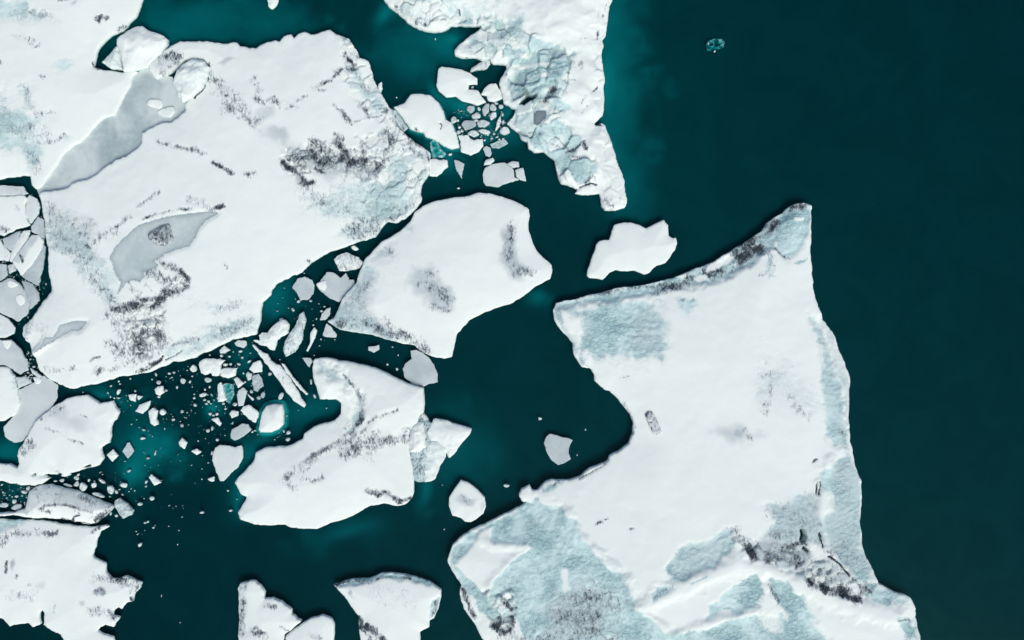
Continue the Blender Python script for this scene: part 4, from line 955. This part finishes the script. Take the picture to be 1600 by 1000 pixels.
U("thin white needle alongside the diagonal blade's right edge", "438,567 444,569 455,585 467,600 480,615 479,617 469,609 459,597 447,581", 0.4)
U("faint grey shard just left of the smooth middle floe's lower left tip", "500,500 503,490 510,482 516,480 515,492 508,500", 0.2, grey=0.7)
U("grey triangular floe under the smooth middle floe's lower left tip", "504,524 510,506 517,510 526,522 525,528 507,526", 0.2, "the grey triangle", grey=0.6)
U("small grey bean shaped floe above the hooked floe's top shore", "576,541 584,541 592,539 592,546 584,551 575,547", 0.15, "the bean shaped floe", grey=0.7)
U("small grey kidney shaped floe left of the hooked floe's upper corner", "472,559 485,559 488,565 483,574 477,567", 0.15, grey=0.8)

# blocks frozen to the right side of the hooked floe
U("upright white block wedged in the right flank of the hooked floe", "645,668 652,661 660,662 664,680 664,697 655,705 642,705 639,690", 1.5, "the upright block", bump=0.25, grow=1.6)
U("sharp white wedge pointing right from the hooked floe into open water", "667,675 678,656 690,657 735,671 734,676 712,704 702,713 696,700 672,688", 1.0, "the sharp wedge", bump=0.3, grow=1.6)
U("blue topped slab below the sharp wedge on the hooked floe's right flank", "668,692 680,688 697,700 694,715 685,730 678,748 665,751 662,735 665,710", 1.1, ice=0.35, bump=0.3, grow=1.6)
U("dark streaked slush between the hooked floe and the blue topped slab", "641,664 656,652 672,660 682,690 690,702 668,752 652,754 643,745 640,706", 0.9, ice=0.6, dirt=0.42)
U("dirty crumbled ice in the notch between hooked floe and sharp wedge", "655,651 662,645 668,652 671,660 664,664 656,660", 0.5, dirt=0.4)

# the brash field: larger pieces
U("largest white humped chunk of the brash field below the broad left iceberg", "311,570 312,565 319,561 332,561 350,563 345,570 344,581 341,587 332,587 329,582 320,586 314,582", 0.6, "the humped chunk", bump=0.4)
U("square ridged white chunk hard against the humped chunk's right side", "344,577 357,575 370,575 368,579 368,587 356,592 345,587", 0.5, "the square ridged chunk", bump=0.4)
U("flat grey six sided chunk just under the broad left iceberg's lower shore", "366,536 371,532 384,532 385,539 380,544 370,541", 0.2, grey=0.6)
U("grey tent shaped chunk just under the broad left iceberg's lower shore", "343,547 350,540 359,547 350,552 344,552", 0.3, grey=0.5)
U("rounded white chunk tight left of the diagonal blade", "389,577 395,567 406,562 409,570 409,581 397,583", 0.3, "the rounded chunk")
U("pale grey tablet shaped chunk below left of the rounded chunk", "384,585 387,581 393,584 392,592 387,595", 0.2, grey=0.6)
U("half drowned grey blue block below the rounded chunk", "394,587 404,584 409,590 411,602 402,612 396,610 394,599", 0.08, "the half drowned block", grey=0.9, ice=0.8)
U("pale two peaked chunk below the square ridged chunk", "365,592 370,589 377,595 381,599 372,606", 0.4, grey=0.3)
U("narrow upright white bar of ice in the middle of the brash field", "340,601 344,597 348,601 350,617 354,624 348,628 340,628 341,615", 0.4, "the white bar")
floe("ice_floe", "drowned teal slab right of the narrow white bar", "ice floe", "350,600 356,598 365,601 366,616 359,630 353,625", step=0.9, rim=-0.14, dome=0.0, rough=0.6, jag=0.6, seed=402, base_ice=0.6, crumple=0.40, wave_len=9, waves=0.1)
U("long grey teardrop chunk above the white pentagonal floe", "380,605 385,611 380,634 372,635 371,618 372,611", 0.25, "the teardrop chunk", grey=0.6)
U("thin grey sliver right of the teardrop chunk", "386,614 397,624 395,627 387,618", 0.2, grey=0.4)
U("white rhombus floe left of the pale haloed floe", "375,641 380,635 388,632 401,641 404,645 399,661 390,655", 0.3, "the white rhombus")
U("pale pentagonal chunk left of the white rhombus floe", "358,646 362,641 372,643 372,649 362,654", 0.25, "the pale pentagon", grey=0.35)
U("grey lozenge floe above the heart shaped floe", "360,680 362,671 377,662 387,663 392,671 382,680 367,688 361,685", 0.15, "the grey lozenge", grey=0.8)
floe("ice_floe", "white floe ringed by a pale underwater halo near the hooked floe", "ice floe", "404,671 410,644 416,635 427,632 439,633 442,642 442,662 434,670 424,675 406,675", step=1.0, rim=0.5, dome=0.4, L=10, rough=0.5, jag=0.4, seed=163, ref="the haloed floe", foot=(8, 1.6), patches=[('grey', "418,634 436,634 430,650 425,655", 4, 0.5)])
U("heart shaped pale grey floe left of the hooked floe", "335,699 341,696 356,696 367,698 377,696 380,704 380,714 372,730 359,740 349,752 344,751 336,730 332,719", 0.3, "the heart shaped floe", grey=0.35, bump=0.1)
U("white kite shaped chunk at the left end of the brash field", "210,643 218,632 234,627 232,637 223,647", 0.3, "the kite shaped chunk", grey=0.2)
U("white boot shaped chunk right of the kite shaped chunk", "231,642 239,638 245,642 244,654 247,663 241,667 235,662 232,650", 0.45, "the boot shaped chunk")
U("white chunk tight right of the boot shaped chunk", "249,641 254,638 259,644 254,650 249,647", 0.35)
U("white chunk above the kite and boot shaped chunks", "241,608 247,604 254,603 256,613 249,618 243,615", 0.4, "the upper chunk")
U("white diamond chunk alone in dark water right of the ragged left floe", "279,691 284,684 292,691 288,702 281,697", 0.35, "the white diamond")
U("white lumpy chunk left of the heart shaped floe", "298,705 307,701 314,706 307,711", 0.3, "the lumpy chunk")
U("pale sharp chunk touching the humped left end of brash, nearest the left shore", "200,617 212,616 211,628 203,625", 0.3)
U("pale twin of the sharp left end chunk, just right of it", "213,617 223,619 215,626", 0.3)
U("curled whitish chunk beside the drowned teal patch below the white bar", "330,655 340,652 346,662 343,666 336,660", 0.3)
U("white triangular chunk in dark water right of the layered ridge", "232,746 236,741 251,754 241,759", 0.35, "the white triangle")
U("small white trapezoid chunk below the heart shaped floe", "323,748 335,744 334,753 327,752", 0.3)
U("white chunk touching the ragged left floe's right shore", "167,711 176,702 184,712 175,721", 0.35, "the shore chunk")
U("half drowned pale chunk right of the shore chunk", "191,705 198,693 202,691 209,705 200,716", 0.05, grey=0.8, ice=0.5)
U("white pitted block off the right end of the layered ridge", "179,783 187,779 198,787 208,798 205,805 192,810 186,803 179,792", 0.6, "the pitted block", ice=0.5, dirt=0.3, bump=0.5)

# the broken mosaic at the left edge
MOS = [
 ("pale grey strip along the top of the broken mosaic at left edge", "-20,291 15,291 35,292 42,302 36,304 -20,306", 0.35, 0.0),
 ("largest white plate of the broken mosaic at left edge", "-20,308 36,306 40,310 37,319 39,332 40,342 45,351 30,355 14,362 5,368 -20,362", 0.0, 0.05),
 ("white upright plate right of the mosaic's largest plate", "42,311 46,305 57,311 61,322 59,333 48,348 41,336", 0.15, 0.0),
 ("grey triangular plate along the mosaic's right margin", "60,340 67,344 68,357 68,371 59,365 50,361 49,355", 0.8, 0.0),
 ("white diagonal bar across the mosaic", "37,361 46,360 43,372 30,390 17,408 15,405 20,390", 0.0, 0.0),
 ("grey wedge plate between the mosaic's largest plate and its diagonal bar", "5,374 31,361 25,379 17,390 8,383", 0.75, 0.0),
 ("white plate at the mosaic's left edge below the grey wedge", "-20,374 0,376 7,386 15,395 11,406 -20,405", 0.0, 0.0),
 ("long white and grey plate in the middle of the mosaic", "50,367 60,368 66,376 64,390 47,414 33,429 20,410 28,395", 0.35, 0.0),
 ("long grey plate along the mosaic's lower right margin", "66,382 70,386 67,412 61,436 59,445 35,432 49,416 59,400", 0.75, 0.0),
 ("smallest square plate in the mosaic", "13,415 20,413 23,422 15,426", 0.4, 0.0),
 ("grey plate at the mosaic's left edge beside the smallest square", "-20,412 9,413 10,429 0,437 -20,437", 0.6, 0.0),
 ("big grey plate with white blotches at the bottom of the mosaic", "-20,443 2,442 15,435 29,443 38,457 44,474 42,489 27,501 0,487 -20,480", 0.6, 0.0),
 ("rounded grey plate at the mosaic's lower right corner", "35,439 50,443 59,457 60,469 47,481 42,462", 0.85, 0.0),
 ("white slab just below the mosaic at the left edge", "-20,489 0,492 12,500 22,511 20,521 6,526 -20,526", 0.1, 0.0),
]
for k, (lb, poly, g, dt) in enumerate(MOS):
    pts = P(poly)
    if k in (1, 7, 11):
        pt = [('grey', "0,440 60,440 60,500 0,500" if k == 11 else "50,364 64,372 45,395 30,400", 8, 0.0)]
        if k == 7: pt = [('grey', "48,364 62,370 45,392 30,412 22,410 30,392", 3, 0.75), ('dirt', "33,400 36,408", 3, 0.5)]
        if k == 11: pt = [('grey', "-20,430 60,430 60,510 -20,510", 3, 0.75), ('snow', "0,0 1,0 1,1", 1, 0)]
        if k == 1: pt = [('dirt', "24,322 28,326", 3, 0.35), ('dirt', "2,356 10,360", 4, 0.5), ('grey', "0,356 10,358 8,365 0,366", 3, 0.4)]
        floe("ice_plate", lb, "ice plate", poly, step=1.3, rim=0.3, dome=0.1, L=15, rough=0.8, jag=0.8, grow=1.1, seed=200 + k, patches=pt, ref="the mosaic" if k == 1 else None)
    else:
        block("ice_plate", lb, "ice plate", poly, 0.22, grey=min(1, g + 0.22), dirt=dt + 0.10, ice=0.12, bump=0.25, grow=1.1)
chunk("ice_chunk", "white oval blotch of snow on the mosaic's bottom plate, upper one", "ice chunk", "10,441 16,437 25,441 28,446 20,450 12,448", 0.12, z0=0.30)
chunk("ice_chunk", "white oval blotch of snow on the mosaic's bottom plate, lower one", "ice chunk", "25,462 32,458 38,464 38,474 32,478 24,470", 0.12, z0=0.30)
U("rounded grey floe below the mosaic at left edge with white wedge on top", "-20,530 17,531 30,543 42,565 44,578 31,586 20,577 8,571 -20,569", 0.25, "the wedge topped grey floe", grey=0.75, bump=0.08)
chunk("ice_chunk", "white wedge of snow on the rounded grey floe below the mosaic", "ice chunk", "3,531 18,532 15,541 11,547 7,543", 0.15, z0=0.2)
floe("ice_floe", "bright snowy floe at left edge beside the smooth grey floe", "ice floe", "-30,573 10,573 21,587 27,605 31,630 22,647 5,658 -30,662", step=1.4, rim=0.5, dome=0.3, L=15, rough=0.9, jag=0.9, seed=223, ref="the bright left edge floe", patches=[('ice', "10,580 25,590 30,606 20,606", 4, 0.6)])
U("smooth light grey floe between the bright left edge floe and the ragged left floe", "27,609 50,598 68,588 78,593 89,601 89,622 80,637 62,660 47,677 32,690 22,692 7,682 5,667 15,657 28,642 32,622", 0.2, "the smooth grey floe", grey=0.62, bump=0.06)
U("speckled slush patch above the smooth grey floe", "24,590 40,588 49,597 40,602 29,606", 0.25, grey=0.5, dirt=0.15, ice=0.3)
U("slim grey shard in the black gap left of the broad left iceberg", "46,574 55,580 65,588 60,591 50,583", 0.25, grey=0.5)
U("white lump of rubble in the black gap above the smooth grey floe", "51,590 58,589 64,593 63,599 56,601", 0.3)

# ------------------------------------------------------------------ small brash: x, y, rx, ry, angle, tone (0 white .. 1 grey)
BR = """736,170,8,7,0,.7 744,180,9,5,-10,.45 759,171,6,11,10,.7 756,192,10,7,0,.6 732,195,12,9,0,.9 708,187,5,7,10,.45 740,207,9,6,-10,.4 788,204,9,9,0,.4
778,193,4,17,17,.05 770,181,5,9,25,.2 757,205,10,4,0,.1 748,170,3,4,0,.1 716,206,4,4,0,.4 722,204,3,3,0,.2 718,199,3,3,0,.1 715,188,2.5,2.5,0,.2 744,188,4,3,0,.4 770,168,6,6,0,.7
782,167,5,5,0,.6 768,216,3,2,0,.2 776,214,4,2,-10,.1 762,210,3,2,0,.3 772,209,3,2,0,.4 780,218,3,2,0,.2 704,241,4,2.3,0,.1 786,190,3,4,0,.6 757,219,2.5,2,0,.3 763,163,3,2.5,0,.5 775,161,4,3,20,.6 738,136,3,2,0,.3 700,196,2,2,0,.3 751,214,2,2,0,.2 785,178,3,4,0,.8 786,217,3,1.8,-20,.4
302,576,6,6,0,.05 325,594,6,4,20,.4 247,597,4,4,0,.5 285,596,5,5,0,.6 296,597,2.2,3.2,0,.2 276,605,2,3,0,.2 243,585,2,4,-15,.3 264,584,2.6,2.4,0,.2 271,582,2.6,2.2,0,.3 185,612,3,6,25,.2 185,596,2,2,0,.1 173,603,2,2,0,.1 187,600,1.8,1.6,0,.1 184,622,3,2,0,.3 178,622,1.6,1.6,0,.2
317,617,7,3.6,-12,.1 325,627,3,2.6,0,.05 303,616,1.6,1.6,0,.1 303,622,2.4,2,0,.1 304,633,3,3,0,.2 284,643,2,3.4,25,.4 284,665,3,3,0,.7 270,656,2.8,2.6,0,.1 324,673,4,4,0,.1 331,669,2.4,4,15,.6 339,687,2.8,2.8,0,.1 352,639,2.4,2.4,0,.2 338,647,2.6,4,10,.05 328,647,3,2.8,0,.05 333,649,2.2,1.8,0,.05 224,672,3,2,0,.05 222,685,5,2.2,0,.1 309,689,1.8,1.6,0,.1 242,708,2.4,4,15,.5 366,632,4.4,3.4,20,.2 375,549,4,2.2,0,.2 358,557,2.4,2.2,0,.5 378,559,2.2,3,0,.3 389,565,5,2,-35,.3 372,569,4.4,3,10,.4 360,569,2.4,3,0,.3 352,570,4,3,0,.3 345,556,3,2.8,0,.1 364,550,2,1.6,0,.4 421,584,3,4,-10,.7 439,618,4.4,8,20,.35 486,596,2,5,5,.2 491,619,3,4.6,-10,.4 450,676,4.2,3.8,0,.6 449,687,4.6,3.2,0,.2 443,673,1.8,3,0,.3 411,617,4,6,15,.8 404,622,4,4,30,.8 392,612,3,3,0,.2 382,597,2,2,0,.3 380,583,1.4,3,0,.1 320,609,1.8,2.4,0,.1 327,605,1.6,3,15,.1 330,617,1.6,4,-30,.1 319,625,2.6,1.8,0,.05 322,631,2.6,2,0,.05 329,631,2,1.6,0,.1 334,625,1.4,2,0,.2 341,622,3,3,0,.1 349,631,3,2.2,0,.1 337,635,1.6,1.2,0,.3 300,588,2,1.4,0,.3 268,590,2.6,1.6,0,.4 237,593,1.4,1.6,0,.2 259,610,2.4,2.2,0,.2 247,620,4,2.4,0,.2 211,611,2,2,0,.5 203,592,1.6,1.6,0,.2 205,663,1.4,1.4,0,.1 217,668,1.6,1.2,0,.1 257,670,1,2,0,.2 213,656,1,1,0,.3 292,645,1.4,1.2,0,.3 363,661,1.2,2.4,0,.2 394,675,2,2.4,0,.2 398,673,2,1.4,0,.1 402,679,1.6,1.2,0,.1 325,723,1.6,1.4,0,.4 299,727,1,1.4,0,.1 315,749,1.4,1.4,0,.4 331,708,2.2,4,10,.7 316,712,1.2,1.2,0,.2 201,736,3.2,2.2,-30,.3 195,721,1.6,1,0,.1 231,716,3,2,0,.6 437,562,1.2,1.2,0,.3 300,556,1.6,1.4,0,.3 286,563,1.4,1.4,0,.3 327,555,2,1.6,0,.4 510,638,1.3,1.3,0,.05 429,687,1.4,1.2,0,.5 448,650,1.2,2,0,.4
102,742,9,3,-4,.05 96,751,5,3.4,-15,.3 86,752,3,1.6,0,.3 105,758,9,2.4,12,.8 119,756,5,5,0,.3 118,747,4.6,4,30,.05 129,761,6,8,-10,.15 138,751,1.8,3.4,10,.1 146,758,4.2,5,25,.1 158,752,7,3,30,.1 171,765,7,9,-30,.15 181,769,2.8,4.2,0,.35 192,758,6,6,0,.15 154,774,12,3,17,.45 210,767,1.5,1.5,0,.1 218,788,4,3.6,20,.15 191,773,2.4,1.8,40,.6 171,776,2,1.6,0,.4 122,742,3,2,-20,.1 186,765,1.8,1.6,0,.1 181,806,2.8,2.6,0,.1 166,801,2.2,4.4,10,.15 172,803,1.8,3.8,10,.25 147,752,1.2,1.2,0,.1
6,790,7,5,-10,.5 26,793,9,5.6,-10,.6 21,784,4,4,-30,.4 25,776,3,2,-10,.3 36,769,6,2.8,15,.3 43,763,4,4.4,0,.5 34,775,1.8,2,0,.4 38,786,1.8,1.6,0,.3 2,758,3,1.6,-40,.2 4,769,1.6,2,0,.8 10,778,1.6,1.4,0,.8
236,779,5,4,-15,.15 315,801,4.2,2.6,0,.1 226,817,2.4,2.2,0,.1 230.6,816,2.2,2.2,0,.1 239,825,2.4,2,0,.2 217.5,852,3,5,35,.1 284,808,1.8,1,0,.2 360,798,3.2,2.2,20,.1 356,767,2.6,1.6,15,.2 242,821,1,1,0,.5 226,829,1.2,1,0,.5 216,834,1.2,1,0,.4 264,790,1.6,1.8,0,.8 252,931,1,3,0,.8 281,973,1.6,1.4,0,.85 279,829,1.4,1.2,0,.6 227,760,2,2.6,30,.2 228,753,2,3.4,15,.15 370,780,1.6,1,0,.6 329,752,1,1,0,.3
716,294,3,2,-10,.1 466,471,3,2.6,0,.4 457,483,4.4,3,50,.2 506,479,2,2,0,.3 502,486,3,2.4,-20,.4 484,460,2,2,0,.2 475,427,1.8,1.2,0,.3 439,499,4,2.8,0,.2 485,470,2.8,2,0,.3 433,486,1.8,1.6,0,.8 434,474,1.2,1.4,0,.8 444,450,1.4,1,0,.6 494,498,1.8,2,0,.4 489,508,2.4,2,0,.2 501,530,1.2,2,0,.3 523,531,2,1,0,.2 622,555,1.6,1.8,0,.1 605,569.5,2,2.2,0,.15 620,577,2.8,3.2,-20,.2 613,542,2,1.8,20,.6 661,651,3.2,2,0,.2 669,661,2.4,2,0,.1 666,655,1.6,1.6,0,.1
844,654,4.4,3.4,30,.1 915,671,1.8,2.4,-20,.3 901.5,711,1.5,2,10,.3 791,759.5,5.2,3.4,0,.5 680,61,1.3,2,0,.05 619.5,152,1.8,1.6,0,.1 694,827,1.8,1.4,0,.7 691,758,1.2,1,0,.7 1117,80,2.2,1,-20,.1 1107,68,2,1.2,-20,.3
47,561,1.8,1.6,0,.2 52,573,2.6,1.8,0,.2 43,582,1.6,1.8,0,.2 49,585,2,1.8,0,.4 40,592,3.4,4,0,.4 62,603,2,1.4,0,.1 129,613,1.2,1.2,0,.2 168,614,1.6,2,0,.2 197,618,1.4,1.4,0,.1 172,620,1.2,2.4,0,.2 47,598,2,1.6,0,.3"""

def cen(poly):
    a = np.array(poly)
    return a.mean(0)

def describe(x, y, rx, ry, tone):
    r = math.sqrt(rx * ry)
    size = "tiny" if r < 1.75 else "little" if r < 2.7 else "small" if r < 4.2 else "medium"
    asp = max(rx, ry) / min(rx, ry)
    shape = "sliver" if asp > 2.4 else "splinter" if asp > 1.7 else "oblong chunk" if asp > 1.3 else "chunk"
    col = "white" if tone < 0.25 else "pale" if tone < 0.55 else "grey"
    best = None
    X1, Y1 = np.array([[x]]), np.array([[y]])
    for rf, poly in REFS:
        dd = -float(sdf(poly, X1, Y1)[0, 0])
        c = cen(poly)
        pen = dd
        if best is None or pen < best[0]:
            best = (pen, rf, c, poly)
    pen, rf, c, poly = best
    a = np.array(poly)
    cx = min(max(x, a[:, 0].min()), a[:, 0].max())
    cy = min(max(y, a[:, 1].min()), a[:, 1].max())
    # direction from the nearest shore point
    bx, by, bd = 0, 0, 1e9
    for i in range(len(a)):
        p, q = a[i], a[(i + 1) % len(a)]
        d2, t = seg_dist2(X1, Y1, p[0], p[1], q[0], q[1])
        if d2[0, 0] < bd:
            bd = d2[0, 0]; tt = float(t[0, 0]); bx, by = p + (q - p) * tt
    dx, dy = x - bx, y - by
    ang = math.degrees(math.atan2(dy, dx))
    dirs = ["right of", "below right of", "below", "below left of", "left of", "above left of", "above", "above right of"]
    di = dirs[int(((ang + 22.5) % 360) // 45)]
    near = "tight" if pen < 5 else "a little way" if pen < 16 else "well clear"
    di = ("close " if pen < 5 else "just " if pen < 12 else "some way " if pen < 25 else "far out ") + di
    return f"{size} {col} ice {shape} {di} {rf}"

items = [tuple(float(v) for v in q.split(',')) for q in BR.split()]
labels = [describe(x, y, rx, ry, tn) for (x, y, rx, ry, an, tn) in items]
for lb in set(labels):
    same = [i for i, q in enumerate(labels) if q == lb]
    if len(same) < 2: continue
    xs_, ys_ = [items[i][0] for i in same], [items[i][1] for i in same]
    across = max(xs_) - min(xs_) >= max(ys_) - min(ys_)
    same.sort(key=lambda i: items[i][0 if across else 1])
    words = {2: ("left", "right") if across else ("upper", "lower"), 3: ("left", "middle", "right") if across else ("upper", "middle", "lower")}.get(len(same))
    for k, i in enumerate(same):
        if words: labels[i] = f"{words[k]} {lb}"
        else: labels[i] = f"{['first', 'second', 'third', 'fourth', 'fifth', 'sixth', 'seventh', 'eighth'][k]} {'from left' if across else 'from top'} {lb}"

for (x, y, rx, ry, an, tn), lb in zip(items, labels):
    rr = random.Random(int(x * 31 + y * 57))
    n = rr.choice((5, 6, 7)) if max(rx, ry) < 2.5 else rr.choice((5, 6, 7, 8))
    a0 = rr.random() * 6.28
    ca, sa = math.cos(math.radians(an)), math.sin(math.radians(an))
    poly = []
    for i in range(n):
        t = a0 + (i + rr.uniform(-0.28, 0.28)) / n * 6.2832
        k = rr.uniform(0.70, 1.24)
        u, v = math.cos(t) * rx * k, math.sin(t) * ry * k
        poly.append((x + u * ca - v * sa, y + u * sa + v * ca))
    r = math.sqrt(rx * ry)
    top = 0.05 if tn >= 0.8 else (0.12 + 0.035 * min(r, 9)) * (1.0 if tn < 0.5 else 0.6)
    grp = "loose brash ice pieces among the floes" if labels.count(lb) > 1 else "brash ice pieces"
    chunk("ice_chunk", lb, "ice chunk", poly, top, group=lb if labels.count(lb) > 1 else grp, grey=min(1.0, tn * 1.1 + 0.08), ice=0.75 if tn >= 0.8 else 0.3, dirt=0.10, bump=0.5)

# ------------------------------------------------------------------ crumbs of ice between the brash, past counting
AREAS = [("165,615 240,590 330,560 400,532 420,560 470,640 450,680 400,690 330,690 250,670 200,660", 170), ("700,170 720,150 800,165 792,240 712,236", 110),
         ("400,480 430,450 470,470 520,470 520,560 470,560 420,500", 30), ("0,755 60,758 44,800 0,806", 60), ("80,745 160,735 230,745 215,815 170,790 110,762", 80), ("200,660 330,690 330,760 240,770 180,720", 25),
         ("40,545 60,560 66,600 44,605", 50), ("0,295 55,295 72,350 74,450 40,510 30,530 0,530", 260), ("20,575 60,590 60,612 25,612", 60), ("640,640 680,650 668,665 650,662", 20), ("195,755 290,770 280,860 215,870", 24)]
CV, CF, cg = [], [], random.Random(99)
for ar, cnt in AREAS:
    ap = P(ar)
    aa = np.array(ap)
    qx = np.array([cg.uniform(aa[:, 0].min(), aa[:, 0].max()) for _ in range(cnt * 2)])
    qy = np.array([cg.uniform(aa[:, 1].min(), aa[:, 1].max()) for _ in range(cnt * 2)])
    okq = (sdf(ap, qx, qy) > 0) & (fbm(qx, qy, 30, 12, 3) > -0.12)
    for pl in ALLPOLY:
        okq &= sdf(pl, qx, qy) < -0.6
    for x, y in list(zip(qx[okq], qy[okq]))[:cnt]:
        rad = 0.35 + 0.75 * cg.random() ** 2.2
        n = cg.choice((4, 5, 6))
        b0 = len(CV)
        a0 = cg.random() * 6.28
        for zz, sc in ((-0.1, 1.0), (0.03 + 0.05 * rad, 0.95)):
            for i in range(n):
                t = a0 + i / n * 6.2832
                k = (1 + 0.25 * math.sin(i * 2.3 + a0)) * rad * sc
                CV.append((wx(x + math.cos(t) * k), wy(y + math.sin(t) * k * 0.8), zz))
        CV.append((wx(x), wy(y), 0.06 + 0.07 * rad))
        for i in range(n):
            j = (i + 1) % n
            CF += [(b0 + j, b0 + i, b0 + n + i), (b0 + j, b0 + n + i, b0 + n + j), (b0 + n + j, b0 + n + i, b0 + 2 * n)]
nv = len(CV)
gv = np.repeat(np.array([0.35]), nv)
co = bpy.data.objects.new("brash_crumbs", raw_mesh("brash_crumbs", CV, CF, ICE, {"ice": np.full(nv, 0.2), "grey": gv, "dirt": np.zeros(nv)}))
COL.objects.link(co)
tag(co, "tiny crumbs of ice scattered on the water between the brash pieces", None, None, "stuff")
